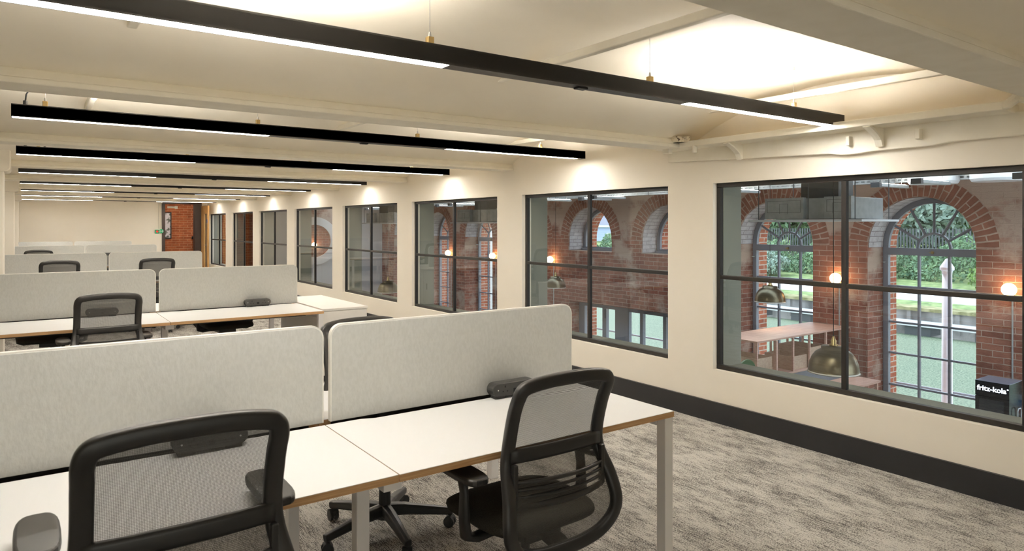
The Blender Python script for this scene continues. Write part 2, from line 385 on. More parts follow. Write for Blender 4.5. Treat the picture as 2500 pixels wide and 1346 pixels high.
# cast iron wall girder over the first window
g = empty('trim_90'); struct(g)
fl = MB(); y0, y1 = 1.375, 4.02
fl.prism([(4.34, 2.232), (4.60, 2.232), (4.60, 2.280), (4.34, 2.280)], 'y', y0+.12, y1)
fl.prism([(4.30, 2.238), (4.60, 2.238), (4.60, 2.275), (4.30, 2.275)], 'y', y1-.25, y1)
N = 8
pts = [(4.36, y0+.13-.05*0, 2.256)]
fl.tube([(4.365, y0+.16, 2.256), (4.365, y0+.10, 2.262), (4.365, y0+.06, 2.29), (4.365, y0+.045, 2.34), (4.365, y0+.04, 2.40)], .02, 10, sec=(.046, .052), dirn=(1, 0, 0))
fl.box(4.35, 4.6, y0-.02, y0+.05, 2.262, 2.5)
fl.bld('flange', M['beam'], g, bevel=.007)
wb = MB()
bot = [(1.0, 2.112), (1.46, 2.106), (1.84, 2.103), (1.93, 2.091), (2.3, 2.088), (2.40, 2.080), (2.50, 2.080), (2.60, 2.096), (3.3, 2.118), (4.05, 2.145)]
poly = bot+[(4.05, 2.24), (1.0, 2.24)]
wb.prism(poly, 'x', 4.535, 4.585); wb.bld('web', M['beam'], g, bevel=.005)
for yb in (3.31, 2.24):
    br = MB(); P = []
    for k in range(9):
        a = PI/2*k/8; P.append((4.54-.165*math.sin(a)**1.0, 2.125+.112*(1-math.cos(a))))
    poly = P+[(4.345, 2.24), (4.54, 2.24)]
    poly = [(4.54, 2.115)]+[(4.525-.17*(k/8)**1.0, 2.118+.12*(k/8)**.5) for k in range(9)]+[(4.54, 2.24)]
    br.prism(poly, 'y', yb-.018, yb+.018)
    br.tube([(4.52-.17*(k/8), yb, 2.114+.12*(k/8)**.5) for k in range(9)], .012, 8, sec=(.02, .055), dirn=(0, 0, 1))
    br.bld('bracket', M['beam'], g)
for yb, ww in ((2.44, .025), (2.0, .028)):
    MB().box(4.49, 4.54, yb-ww/2, yb+ww/2, 2.135, 2.20).bld('lug', M['beam'], g, bevel=.004)
MB().box(4.33, 4.38, 3.86, 3.93, 2.195, 2.238).bld('lug', M['beam'], g, bevel=.006)
MB().box(4.33, 4.37, 3.60, 3.62, 2.18, 2.238).bld('lug', M['beam'], g, bevel=.004)
pl = MB(); random.seed(3)
for k in range(26):
    yy = 3.68+random.random()*.22; xx = 4.30+random.random()*.06; s_ = .012+random.random()*.025
    pl.box(xx-s_, xx+s_, yy-s_, yy+s_, 2.27, 2.285+random.random()*.035)
pl.bld('rough_plaster', M['soffit'], g, bevel=.004)

# columns on the left with drum capitals
for k, yc in enumerate((9.21, 14.57, 19.9)):
    col = empty('trim_%d' % (70+k), (0, 0, 0)); struct(col)
    xr = (-.185, -.15, -.13)[k]
    MB().box(xr-.35, xr, yc-.22, yc+.22, 0, 2.19).bld('shaft', M['wall'], col, bevel=.01)
    c = MB(); q = rrect(xr-.41, xr+.065, 2.17, 2.5, .045)
    c.prism([(a, b) for a, b in rrect(xr-.41, xr+.062, 2.17, 2.6, .05)], 'y', yc-.27, yc+.27)
    c.bld('capital', M['wall'], col, bevel=.012)

# ---------- interior windows
def int_window(i, y0, y1):
    root = struct(empty('window_%d' % (i+1)))
    x0, x1 = XW+.045, XW+.085; t = .03 if i else .042
    zt0 = 1.195-.033
    ym = {0: 2.54, 1: 5.18}.get(i, (y0+y1)/2+.0)
    tt = .036; mm = .036
    b = MB(); b.box(x0, x1, y0, y1, ZS, ZS+tt); b.box(x0, x1, y0, y1, ZT-tt, ZT)
    b.box(x0, x1, y0, y0+tt, ZS+tt, ZT-tt); b.box(x0, x1, y1-tt, y1, ZS+tt, ZT-tt)
    b.bld('frame', M['frame'], root, bevel=.003)
    b = MB(); b.box(x0+.002, x1-.002, ym-mm/2, ym+mm/2, ZS+tt, ZT-tt); b.box(x0+.002, x1-.002, y0+tt, ym-mm/2, zt0, zt0+.033); b.box(x0+.002, x1-.002, ym+mm/2, y1-tt, zt0, zt0+.033)
    b.bld('glazing_bars', M['frame'], root, bevel=.003)
    xg = (x0+x1)/2
    g = MB(); z1 = zt0+.0165
    for a, c_ in ((y0+.02, ym), (ym, y1-.02)):
        for p, q in ((ZS+.02, z1), (z1, ZT-.02)): g.add([(xg, a, p), (xg, c_, p), (xg, c_, q), (xg, a, q)], [(0, 1, 2, 3)])
    g.bld('pane', M['glass'], root)
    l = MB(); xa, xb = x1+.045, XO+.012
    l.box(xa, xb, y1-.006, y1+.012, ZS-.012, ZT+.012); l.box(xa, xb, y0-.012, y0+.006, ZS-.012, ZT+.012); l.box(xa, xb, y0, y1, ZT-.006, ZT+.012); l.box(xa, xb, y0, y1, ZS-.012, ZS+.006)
    l.bld('reveal_shade', M['shadetone'], root)  # cream reveal beyond the glass, its dim light painted on as grey
for i, (a, b) in enumerate(WIN): int_window(i, a, b)

# ================================================================== LINEAR PENDANTS
def make_pendant(cables):
    r = empty('linear_pendant')
    X0, X1, Z0, Z1, hw = -.07, 4.50, 2.255, 2.333, .037
    b = MB(); 
    b.box(X0, X1, -hw, hw, Z0+.006, Z1-.006)
    b.box(X0, X1, -hw, -hw+.004, Z0, Z1); b.box(X0, X1, hw-.004, hw, Z0, Z1)
    b.box(1.45, 2.945, -hw+.004, hw-.004, Z0, Z0+.006); b.box(4.41, X1, -hw+.004, hw-.004, Z0, Z0+.006)
    b.box(X0, X0+.004, -hw+.004, hw-.004, Z0, Z1); b.box(X1-.004, X1, -hw+.004, hw-.004, Z0+.006, Z1)
    b.bld('housing', M['blacklamp'], r)
    for a, c in ((X0+.005, 1.449), (2.946, 4.409)):
        d = MB().box(a, c, -hw+.0045, hw-.0045, Z0+.001, Z0+.0055).bld('diffuser', M['led'], r); d['label'] = 'lit white diffuser strip'
        u = MB().box(a+.25, c-.35, -.024, .024, Z1-.0055, Z1-.001).bld('uplight', M['ledup'], r); u['label'] = 'lit upper diffuser strip'
    for x in (.10, 1.375, 2.67, 3.967):
        h = MB().box(x-.014, x+.014, -.014, .014, Z1-.002, Z1+.034).bld('hanger', M['brass'], r, bevel=.003)
        MB().tube([(x, 0, Z1+.034), (x, 0, Z1+.055)], [.007, .004]).bld('wire_grip', M['steel'], h)
        MB().tube([(x, 0, Z1+.05), (x, 0, 2.58)], .0011, 5).bld('wire', M['steel'], h)
        MB().tube([(x, 0, 2.572), (x, 0, 2.59)], .009, 8).bld('ceiling_fixing', M['steel'], h)
    MB().box(2.165, 2.225, -.02, .02, Z0-.010, Z0).bld('joint_clip', M['black'], r, bevel=.003)
    for pts in cables:
        MB().tube(pts, .0045, 6).bld('power_cable', M['black'], r, smooth=True)
    if cables: MB().tube([(-.0, 0, Z1-.001), (-.0, 0, Z1+.028)], .012, 10).bld('cable_gland', M['black'], r)
    return r
LY = [2.5, 5.12, 7.77, 10.42, 13.08, 15.78, 18.42, 21.1]
LL = ['black linear pendant nearest the camera, passing above the nearest desks', 'second black linear pendant from the camera, one curved cable at its left end',
      'third black linear pendant from the camera, three short cable tails at its left end', 'fourth black linear pendant from the camera, whose right end stops above the fifth window from the front',
      'fourth black linear pendant from the far wall', 'third black linear pendant from the far wall', 'second black linear pendant from the far wall', 'farthest black linear pendant, just before the far wall and its doorway']
LL[3] = 'fourth black linear pendant from the camera, fifth from the far wall'
cabs = {1: [[(0, 0, 2.355), (.005, 0, 2.40), (.03, 0, 2.45), (.04, 0, 2.52), (.045, 0, 2.585)]],
        2: [[(0, 0, 2.355), (-.02, 0, 2.37), (-.07, 0, 2.41), (-.13, 0, 2.47), (-.15, 0, 2.58)], [(0, 0, 2.355), (.01, 0, 2.38), (.03, 0, 2.43), (.04, 0, 2.58)], [(.14, 0, 2.335), (.17, 0, 2.35), (.20, 0, 2.40), (.22, 0, 2.58)]]}
base_p = None
for i, y in enumerate(LY):
    if i in cabs: p = make_pendant(cabs[i]); p.location = (0, y, 0)
    elif base_p is None: p = base_p = make_pendant([]); p.location = (0, y, 0)
    else: p = copy_tree(base_p); p.location = (0, y, 0)
    if i == 0: p.location = (-.02, 2.49, .008)
    tag(p, LL[i], 'light', 'linear pendants across the ceiling')

# ================================================================== DESKS
SEAM = 1.05; DW = 1.395; TZ = .742
def make_desk(side, xa, xb, y_front, y_back, end_legs, mid_leg, notch):
    """side 'near': front edge towards the camera"""
    r = empty('desk', ((xa+xb)/2, (y_front+y_back)/2, 0)); ox, oy = r.location.x, r.location.y
    sgn = 1 if y_back > y_front else -1
    ya, yb = sorted((y_front, y_back))
    nx0, nx1 = xa+.16, xa+.88
    # plywood core with white laminate
    if sgn > 0: poly = [(xa, ya), (xb, ya), (xb, yb), (nx1+.06, yb), (nx1, yb-.022), (nx0+.06, yb-.022), (nx0, yb), (xa, yb)]
    else: poly = [(xa, ya), (xb, ya), (xb, yb), (xa, yb)]
    poly = [(a-ox, b-oy) for a, b in poly]
    t = MB().prism(poly, 'z', TZ-.027, TZ-.002).bld('desktop', M['ply'], r)
    MB().prism([(a*.9995, b*.9995) for a, b in poly], 'z', TZ-.002, TZ).bld('laminate', M['desk'], t)['label'] = 'white laminate surface'
    zu = TZ-.027
    fy = y_front+sgn*.005
    def leg(x, y, w=.052, d=.052): MB().box(x-w/2-ox, x+w/2-ox, y-d/2-oy, y+d/2-oy, 0, zu-.001).bld('leg', M['leg'], r, bevel=.003)
    for x in end_legs: leg(x, y_front+sgn*.031)
    if mid_leg is not None: leg(mid_leg, y_front+sgn*.335)
    rails = [x for x in end_legs]+([mid_leg] if mid_leg is not None else [])
    for x in rails:
        a = y_front+sgn*.06 if x in end_legs else y_front+sgn*.03
        c_ = y_back
        a2, c2 = sorted((a, c_))
        if x == mid_leg:
            p1, p2 = sorted((y_front+sgn*.05, y_front+sgn*.307)); MB().box(x-.035-ox, x+.035-ox, p1-oy, p2-oy, zu-.045, zu-.001).bld('side_rail', M['leg'], r, bevel=.002)
            p1, p2 = sorted((y_front+sgn*.363, c_)); MB().box(x-.026-ox, x+.026-ox, p1-oy, p2-oy, zu-.045, zu-.001).bld('side_rail', M['leg'], r, bevel=.002)
        else: MB().box(x-.026-ox, x+.026-ox, a2-oy, c2-oy, zu-.045, zu-.001).bld('side_rail', M['leg'], r, bevel=.002)
    y = y_front+sgn*.30
    x0 = xa+.10; x1 = xb-.09
    MB().box(x0-ox, x1-ox, y-.02-oy, y+.02-oy, zu-.045, zu-.001).bld('cross_beam', M['black'], r, bevel=.002)
    return r
def make_tray(x0, x1, yc, label):
    o = MB(); o.box(x0, x1, yc-.035, yc+.035, .60, .606); o.box(x0, x1, yc-.036, yc-.033, .606, .70); o.box(x0, x1, yc+.033, yc+.037, .606, .741)
    t = empty('cable_tray', (0, 0, 0)); tag(t, label, 'cable tray', 'cable trays between the desks')
    o.bld('tray', M['black'], t)
    for k in range(2):
        pts = [(x0+.2+(x1-x0-.4)*j/14, yc+.012*math.sin(j*1.9+k), .62+.10*max(0, math.sin(j*.9+k*2))**3) for j in range(15)]
        MB().tube(pts, .005, 6).bld('cable', M['power'], t, smooth=True)
    return t
def make_screen(xa, xb, yc, label):
    r = thing('desk_screen', label, 'screen', ((xa+xb)/2, yc, TZ), 0, 'pale grey desk screens'); w = (xb-xa)/2
    h0, h1 = .002, 1.168-TZ; R = .055
    MB().prism(rrect(-w+.006, w-.006, h0, h1-.006, R-.005, True), 'y', -.0155, .0155).bld('felt_panel', M['felt'], r, bevel=.002)
    o = rrect(-w, w, h0, h1, R, True); i_ = rrect(-w+.007, w-.007, h0, h1-.007, R-.006, True)
    n = len(o); vs = []; fs = []
    for yy in (-.0135, .0135): vs += [(a, yy, b) for a, b in o]; vs += [(a, yy, b) for a, b in i_]
    for k in range(n-2+0):
        if k >= n-2: break
    idx = list(range(n-1))    # open at the bottom edge (last point to first)
    idx = [k for k in range(n) if k != n-2]
    for k in idx:
        k2 = (k+1) % n
        fs += [(k, k2, n+k2, n+k), (2*n+k, 3*n+k, 3*n+k2, 2*n+k2), (k, 2*n+k, 2*n+k2, k2), (n+k, n+k2, 3*n+k2, 3*n+k)]
    MB().add(vs, fs).bld('edge_trim', M['trim'], r)['label'] = 'off-white rounded edge trim'
    for x in (-w+.25, w-.25):
        MB().box(x-.02, x+.02, -.012, .012, -.03, .002).bld('bracket', M['black'], r)
    return r
ROWS = [dict(y=2.147, d=.715, sc=2.905), dict(y=6.70, d=.83, sc=7.585), dict(y=11.75, d=.80, sc=12.6), dict(y=16.7, d=.80, sc=17.55), dict(y=21.25, d=.80, sc=22.1)]
rowname = ['nearest desk row', 'second desk row', 'third desk row', 'fourth desk row', 'farthest desk row']
for k, R_ in enumerate(ROWS):
    yf, dd, yc = R_['y'], R_['d'], R_['sc']; yb = yc-.042; fb = yc+.042; ff = fb+dd-.02
    xr1 = SEAM+DW
    for side, (a, b, c_) in {'near': (yf, yb, 1), 'far': (ff, fb, -1)}.items():
        if k == 4 and side == 'far': continue
        for lr, (x0, x1, el, ml) in {'right': (SEAM+.002, xr1, [xr1-.028], SEAM), 'left': (SEAM-DW, SEAM-.002, [SEAM-DW+.028], None)}.items():
            d = make_desk(side, x0, x1, a, b, el, ml, True)
            what = {('near', 'right'): 'with empty bright top and open right end', ('near', 'left'): 'with its left end cut by the frame' if k < 2 else 'running towards the columns'}.get((side, lr), 'behind the screen')
            tag(d, 'white desk with plywood edge on the %s side of the %s, %s half' % ('near' if side == 'near' else 'far', rowname[k], lr), 'desk', 'white bench desks with plywood edges')
    for lr, (x0, x1) in {'right': (SEAM+.034, xr1+.015), 'left': (SEAM-DW-.0, SEAM+.004)}.items():
        make_screen(x0, x1, yc, 'pale grey felt desk screen with rounded corners, %s one of the %s' % (lr, rowname[k]))
        if k < 2: make_tray(x0+.02, x1-.05, yc, 'black cable tray in the gap under the %s screen of the %s' % (lr, rowname[k]))
# power modules
def make_power():
    r = empty('power_module')
    L, H, D = .268, .066, .062
    n = 10; pts = []
    for k in range(n+1): a = -PI/2+PI*k/n; pts.append((L/2-H/2+H/2*math.cos(a), .012+H/2+H/2*math.sin(a)))
    for k in range(n+1): a = PI/2+PI*k/n; pts.append((-L/2+H/2+H/2*math.cos(a), .012+H/2+H/2*math.sin(a)))
    MB().prism(pts, 'y', -D/2, D/2).bld('body', M['power'], r, bevel=.005, seg=3)
    for s_ in (-1, 1): MB().box(s_*.085-.03, s_*.085+.03, -D/2+.012, D/2-.008, 0, .02).bld('foot', M['power'], r, bevel=.003)
    for s_ in (-1, 1):
        fc = MB(); cx = s_*.062
        fc.box(cx-.003, cx+.003, -D/2-.0012, -D/2+.002, .055, .065)
        for q in (-1, 1): fc.box(cx+q*.013-.0035, cx+q*.013+.0035, -D/2-.0012, -D/2+.002, .034, .040)
        fc.bld('socket', M['hole'], r)
        MB().tube([(s_*.104, -D/2-.001, .045), (s_*.104, -D/2+.002, .045)], .0035, 8).bld('indicator', M['whitepl'], r)
    pts = [(-.012, .028), (.012, .028), (.012, .046), (-.012, .046)]
    MB().prism(pts, 'y', -D/2-.0008, -D/2+.002).bld('usb_port', M['hole'], r)
    return r
pm = make_power(); pm.location = (2.0, 2.815, TZ)
tag(pm, 'dark grey pill-shaped socket unit on the nearest right desk, half behind the chair back', 'socket', 'pill-shaped socket units')
for (x, y, l) in ((.575, 2.80, 'dark grey pill-shaped socket unit seen through the nearest left chair mesh'), (2.01, 7.50, 'dark grey pill-shaped socket unit in front of the second row right screen'),
                  (.59, 7.50, 'dark grey pill-shaped socket unit behind the second row chair back'),
                  ): dup(pm, (x, y, TZ), 0, l)
# storage cabinet at the end of the second row
def make_cab(x0, x1, y0, y1, label):
    r = thing('storage_cabinet', label, 'cabinet', ((x0+x1)/2, (y0+y1)/2, 0)); w = (x1-x0)/2; d = (y1-y0)/2
    MB().box(-w+.0, w-.012, -d+.018, d, .06, .722).bld('body', M['cab'], r, bevel=.002)
    MB().box(-w, w, -d, d, .722, .745).bld('top', M['cab'], r, bevel=.002)
    MB().box(-w+.02, w-.03, -d+.03, d-.02, 0, .06).bld('plinth', M['black'], r)
    dr = MB().box(-w+.003, w-.016, -d, -d+.017, .065, .716).bld('door', M['cab'], r, bevel=.002)
    MB().box(w-.06, w-.045, -d-.018, -d, .35, .47).bld('handle', M['black'], dr, bevel=.002)
    for k in range(2):
        a = -d+.03+k*(2*d-.04)/2; b = a+(2*d-.06)/2
        MB().box(w-.012, w-.0, a, b, .065, .716).bld('side_door', M['cab'], r, bevel=.002)
    return r
make_cab(2.475, 2.965, 6.81, 8.22, 'white storage cabinet standing at the right end of the second desk row')
make_cab(2.475, 2.965, 11.85, 13.25, 'white storage cabinet standing at the right end of the third desk row')
make_cab(2.475, 2.965, 16.8, 18.2, 'white storage cabinet standing at the right end of the fourth desk row')

# ================================================================== CHAIRS
def lerp_prof(P, n=40):
    # Catmull-Rom through P
    out = []
    Q = [Vector(p) for p in P]
    for i in range(len(Q)-1):
        p0 = Q[max(i-1, 0)]; p1 = Q[i]; p2 = Q[i+1]; p3 = Q[min(i+2, len(Q)-1)]
        for k in range(6):
            t = k/6
            out.append(.5*((2*p1)+(-p0+p2)*t+(2*p0-5*p1+4*p2-p3)*t*t+(-p0+3*p1-3*p2+p3)*t**3))
    out.append(Q[-1]); return out
def make_chair(dz=0, az=.665, ay=.0, spin=0.3):
    r = empty('office_chair')
    half = [(0, -.232, .365), (.10, -.232, .368), (.19, -.238, .392), (.243, -.252, .445), (.258, -.258, .51), (.245, -.235, .60), (.224, -.19, .70), (.216, -.19, .78), (.216, -.222, .90), (.216, -.252, .965), (.202, -.264, .998), (.165, -.268, 1.010), (.09, -.271, 1.018), (0, -.272, 1.020)]
    hp = lerp_prof(half)
    ring = [Vector((-p.x, p.y, p.z+dz)) for p in hp][::-1]
    right = [Vector((p.x, p.y, p.z+dz)) for p in hp]
    loop = right[::1]+ring[1:]      # bottom centre up the right, over the top, down the left
    MB().tube(loop, 1, 14, sec=(.036, .050), dirn=(0, 1, 0), cap=False).bld('back_frame', M['plastic'], r, smooth=True)
    # net surface
    rows = [p for p in hp if p.z > .372 and p.x > .03]
    net = MB(); vs = []; fs = []; uv = []; NX = 12
    for j, p in enumerate(rows):
        w = p.x
        for i in range(NX+1):
            u = -1+2*i/NX
            vs.append((w*u, p.y+.008-.028*(1-u*u)*(1 if .45 < p.z < .97 else .4), p.z+dz)); uv.append((w*u, p.z*1.03))
    for j in range(len(rows)-1):
        for i in range(NX): a = j*(NX+1)+i; fs.append((a, a+1, a+NX+2, a+NX+1))
    net.add(vs, fs); net.uv = uv; net.bld('mesh_back', M['net'], r, smooth=True)
    # lumbar unit
    def arc(z, w, y0, bow, n=12): return [(w*(-1+2*i/n), y0-bow*(1-(-1+2*i/n)**2), z+dz) for i in range(n+1)]
    lb = MB().tube(arc(.742, .218, -.198, .014), 1, 10, sec=(.056, .020), dirn=(0, 0, 1)).bld('lumbar_support', M['plastic'], r, smooth=True)
    for z, t in ((.655, .014), (.628, .010), (.602, .010), (.568, .026)):
        MB().tube(arc(z, .215, -.222, .045), 1, 8, sec=(t, .012), dirn=(0, 0, 1)).bld('slat', M['plastic'], lb, smooth=True)
    for s_ in (-1, 1):
        MB().box(s_*.212-.010, s_*.212+.010, -.232, -.212, .565+dz, .72+dz).bld('slider', M['plastic'], lb, bevel=.004)
    # seat
    st = MB(); nx, ny = 14, 14; vs = []; fs = []
    def srf(u, v, top):
        e = (abs(u)**4+abs(v)**4)
        x = u*.258*(1-.05*(v < -.3)*abs(v)); y = .035+v*.25
        z = .492-.022*max(0, v-.35)**1.2*1.6-.02*e
        return (x, y, (z if top else .415-.014*max(0, v)+.014*e)+dz)
    for top in (1, 0):
        for j in range(ny+1):
            for i in range(nx+1):
                u = -1+2*i/nx; v = -1+2*j/ny
                m_ = max(abs(u), abs(v)); l_ = (abs(u)**5+abs(v)**5)**.2
                kk = m_/l_ if l_ > 0 else 1
                vs.append(srf(u*kk, v*kk, top))
    A = (nx+1)*(ny+1)
    for j in range(ny):
        for i in range(nx):
            a = j*(nx+1)+i; fs += [(a, a+1, a+nx+2, a+nx+1), (A+a, A+a+nx+1, A+a+nx+2, A+a+1)]
    for i in range(nx): fs += [(i, A+i, A+i+1, i+1), (ny*(nx+1)+i, ny*(nx+1)+i+1, A+ny*(nx+1)+i+1, A+ny*(nx+1)+i)]
    for j in range(ny): a = j*(nx+1); b = a+nx; fs += [(a, a+nx+1, A+a+nx+1, A+a), (b, A+b, A+b+nx+1, b+nx+1)]
    so = st.add(vs, fs).bld('seat', M['seat'], r, smooth=True); so.modifiers.new('sub', 'SUBSURF').levels = 1; so.modifiers['sub'].render_levels = 1
    # under-seat mechanism and back arm
    mc = MB(); mc.box(-.09, .09, -.12, .10, .355+dz, .425+dz); mc.box(-.18, .18, -.03, .03, .38+dz, .41+dz)
    mc.tube([(0, -.10, .40+dz), (0, -.20, .385+dz), (0, -.232, .37+dz)], 1, 10, sec=(.035, .09), dirn=(0, 0, 1))
    mc.bld('mechanism', M['plastic2'], r, bevel=.006)
    # arms
    for s_ in (-1, 1):
        x = s_*.295
        a = MB().tube([(s_*.15, .0, .395+dz), (s_*.24, .0, .385+dz), (s_*.283, .0, .40+dz), (s_*.294, 0+ay*.3, .47+dz), (s_*.293, .01+ay*.7, az-.09), (x, .03+ay, az-.028)], [1, 1, 1.1, 1, .8, .9], 10, sec=(.056, .030), dirn=(0, 1, 0)).bld('armrest', M['plastic2'], r, smooth=True)
        P = []
        for k in range(24):
            q = 2*PI*k/24; ca, sa = math.cos(q), math.sin(q)
            P.append((x+math.copysign(abs(ca)**.6, ca)*.052, .03+ay+math.copysign(abs(sa)**.6, sa)*.145))
        MB().prism(P, 'z', az-.028, az).bld('arm_pad', M['plastic'], a, bevel=.009, seg=3)
    # gas lift, star base, castors
    MB().lathe([(.0, .10), (.032, .10), (.030, .235), (.018, .24), (.018, .40+dz), (0, .40+dz)], n=18).bld('gas_lift', M['plastic2'], r, smooth=False)
    sb = MB(); 
    for k in range(5):
        a = spin+2*PI*k/5; c, s_ = math.cos(a), math.sin(a)
        pts = [(.0*c, .0*s_, .118), (.10*c, .10*s_, .116), (.20*c, .20*s_, .103), (.355*c, .355*s_, .082)]
        sb.tube(pts, [1.3, 1.2, 1.0, .75], 10, sec=(.052, .048), dirn=(0, 0, 1))
    sb.lathe([(0, .075), (.045, .075), (.05, .09), (.05, .13), (.034, .145), (0, .145)], n=20)
    sb.bld('star_base', M['plastic'], r, smooth=False, bevel=.004)
    for k in range(5):
        a = spin+2*PI*k/5; c, s_ = math.cos(a), math.sin(a); cx, cy = .34*c, .34*s_
        cs = MB(); ax = Vector((math.cos(a+1.1), math.sin(a+1.1), 0))
        P = Vector((cx, cy, .029))
        for q in (-1, 1):
            cs.tube([P+ax*q*.008, P+ax*q*.022], .029, 16); 
        cs.tube([(cx, cy, .03), (cx, cy, .08)], .009, 8)
        cs.tube([P-ax*.024+Vector((0, 0, .012)), P+ax*.024+Vector((0, 0, .012))], .022, 12)
        cs.bld('castor', M['plastic2'], r)
    return r
GC = 'mesh-backed office chairs'
ch = make_chair(.10, .805, .085, .5); ch.location = (.32, 2.045, 0); tag(ch, 'black mesh office chair nearest the camera on the left, armrests above the desk edge', 'chair', GC)
cr = make_chair(.012, .672, -.02, .4); cr.location = (1.655, 2.235, 0); tag(cr, 'black mesh office chair at the nearest right desk, whole back frame visible', 'chair', GC)
c1 = make_chair(.05, .69, 0, .1)
c1.location = (1.53, 3.30, 0); c1.rotation_euler.z = PI+.1; tag(c1, 'black office chair on the far side of the nearest right desk, only star base visible', 'chair', GC)
dup(cr, (.545, 6.64, 0), .02, 'black mesh office chair at the second row left desk, back seen before the screen')
dup(c1, (1.83, 8.15, 0), PI+.1, 'black office chair on the far side of the second row, under the right desk')
dup(c1, (.22, 8.2, 0), PI-.25, 'black office chair on the far side of the second row, under the left desk')
c3 = make_chair(.075, .69, 0, .2); c3.location = (.39, 11.6, 0); tag(c3, 'left black mesh office chair at the third desk row, top showing above the second-row screens', 'chair', GC)
dup(c3, (1.60, 11.6, 0), 0, 'right black mesh office chair at the third row, top above the second-row screens')
dup(c3, (1.22, 13.7, 0), PI+.1, 'black office chair beyond the third row screens, seen in the gap between them')
dup(c3, (.215, 16.7, 0), 0, 'black mesh chair at the fourth desk row, only its top above the third-row screen')

# ================================================================== FAR END: doorway, corridor, exit button
d1 = struct(empty('door_1'))
b = MB(); b.box(DX0-.04, DX0+.045, YF-.03, YF+.2, 0, DZ+.03); b.box(DX1-.20, DX1, YF-.03, YF+.2, 0, DZ+.03); b.box(DX0+.045, DX1-.20, YF-.03, YF+.2, DZ-.04, DZ+.03)
b.bld('door_frame', M['darkwood'], d1)
cl = MB(); cl.box(DX0+.10, DX0+.36, YF-.05, YF-.03, 2.12, 2.17); cl.box(DX0+.30, DX0+.38, YF-.07, YF-.03, 2.10, 2.18); cl.bld('door_closer', M['conduit'], d1)
# leaf, open into the room
lf = MB(); LX0, LX1 = 4.395, 4.44; LY0, LY1 = 21.72, 22.62
lf.box(LX0, LX1, LY0, LY0+.12, .01, 2.19); lf.box(LX0, LX1, LY1-.38, LY1, .01, 2.19); lf.box(LX0, LX1, LY0+.12, LY1-.38, .01, .35); lf.box(LX0, LX1, LY0+.12, LY1-.38, 1.95, 2.19)
leafd = lf.bld('door_leaf', M['oak'], d1)
MB().box(LX0+.018, LX1-.018, LY0+.12, LY1-.38, .35, 1.95).bld('vision_panel', M['glassout'], leafd)
h = MB(); h.tube([(LX0, LY0+.07, 1.02), (LX0-.05, LY0+.07, 1.02), (LX0-.05, LY0+.19, 1.02)], .009, 8); h.bld('handle', M['steel'], leafd)
MB().box(LX0-.003, LX0, LY0+.03, LY0+.11, 1.68, 1.78).bld('sign', mat('blue disc', (.01, .08, .35), .4), leafd)
# corridor
struct(MB().box(2.0, 6.0, 24.5, 24.7, -.3, 2.9).bld('wall_corridor', M['brickcor']))
struct(MB().box(2.0, 6.0, YF+.2, 24.5, -.3, 0).bld('floor', M['carpet'])); struct(MB().box(2.0, 6.0, YF+.2, 24.5, 2.45, 2.5).bld('ceiling', M['wall']))
struct(MB().box(1.9, 2.0, YF+.2, 24.5, 0, 2.45).bld('wall_corridor_west', M['wall'])); struct(MB().box(6.0, 6.1, YF+.2, 24.5, 0, 2.45).bld('wall_corridor_east', M['wall']))
cl_ = thing('ceiling_light', 'lit panel light on the corridor ceiling beyond the doorway', 'light', (3.9, 23.6, 2.45))
MB().box(-.3, .3, -.3, .3, -.03, 0).bld('body', M['whitepl'], cl_); MB().box(-.27, .27, -.27, .27, -.035, -.03).bld('panel', mat('corridor panel', (1, 1, 1), .5, emit=(1, .85, .65), es=7), cl_)
pic = thing('framed_poster', 'tall framed print hanging on the corridor brick wall beyond the doorway', 'poster', (3.62, 24.5, 1.6))
b = MB(); b.box(-.24, -.21, -.03, 0, -.43, .43); b.box(.21, .24, -.03, 0, -.43, .43); b.box(-.21, .21, -.03, 0, -.43, -.40); b.box(-.21, .21, -.03, 0, .40, .43); b.bld('frame', M['black'], pic)
MB().box(-.21, .21, -.015, 0, -.40, .40).bld('print', M['poster'], pic)
pp = tag(MB().tube([(4.58, 24.38, 0), (4.58, 24.38, 1.10), (4.56, 24.40, 1.19), (4.45, 24.42, 1.20)], .05, 12).bld('black_pipe', M['black'], smooth=True), 'short black pipe standing against the corridor brick wall', 'pipe')
# door release and exit sign, conduit
dr = thing('door_release_button', 'red push button on green plate beside the dark doorway', 'button', (3.19, YF, 1.42))
MB().box(-.055, .055, -.035, 0, -.055, .055).bld('plate', M['green'], dr, bevel=.004); MB().tube([(0, -.035, 0), (0, -.05, 0)], .032, 18).bld('button', M['red'], dr)
cp = thing('call_point', 'round green and white break-glass sign between red button and door frame', 'sign', (3.30, YF, 1.43))
MB().tube([(0, 0, 0), (0, -.04, 0)], .062, 20).bld('disc', M['green'], cp)
q = MB()
q.box(-.034, .034, -.042, -.04, -.006, .006); q.add([(-.034, -.042, -.022), (-.034, -.042, .022), (-.056, -.042, 0)], [(0, 1, 2)]); q.add([(.034, -.042, -.022), (.034, -.042, .022), (.056, -.042, 0)], [(0, 1, 2)])
for a in (.8, 2.34, 3.94, 5.48): q.box(math.cos(a)*.045-.008, math.cos(a)*.045+.008, -.042, -.04, math.sin(a)*.045-.008, math.sin(a)*.045+.008)
q.bld('arrow_mark', M['whitepl'], cp)
cd = thing('conduit', 'thin cream conduit running along the far wall top and down to the button', 'conduit', (0, YF-.006, 0))
MB().tube([(-.2, -.014, 2.325), (3.24, -.014, 2.305)], .012, 8).bld('horizontal_run', M['conduit'], cd)
for x in (3.235, 3.30): MB().tube([(x, -.014, 2.29), (x, -.014, 1.50)], .009, 8).bld('drop', M['conduit'], cd)
MB().box(3.20, 3.33, -.04, 0, 2.26, 2.335).bld('junction_box', M['conduit'], cd, bevel=.004)
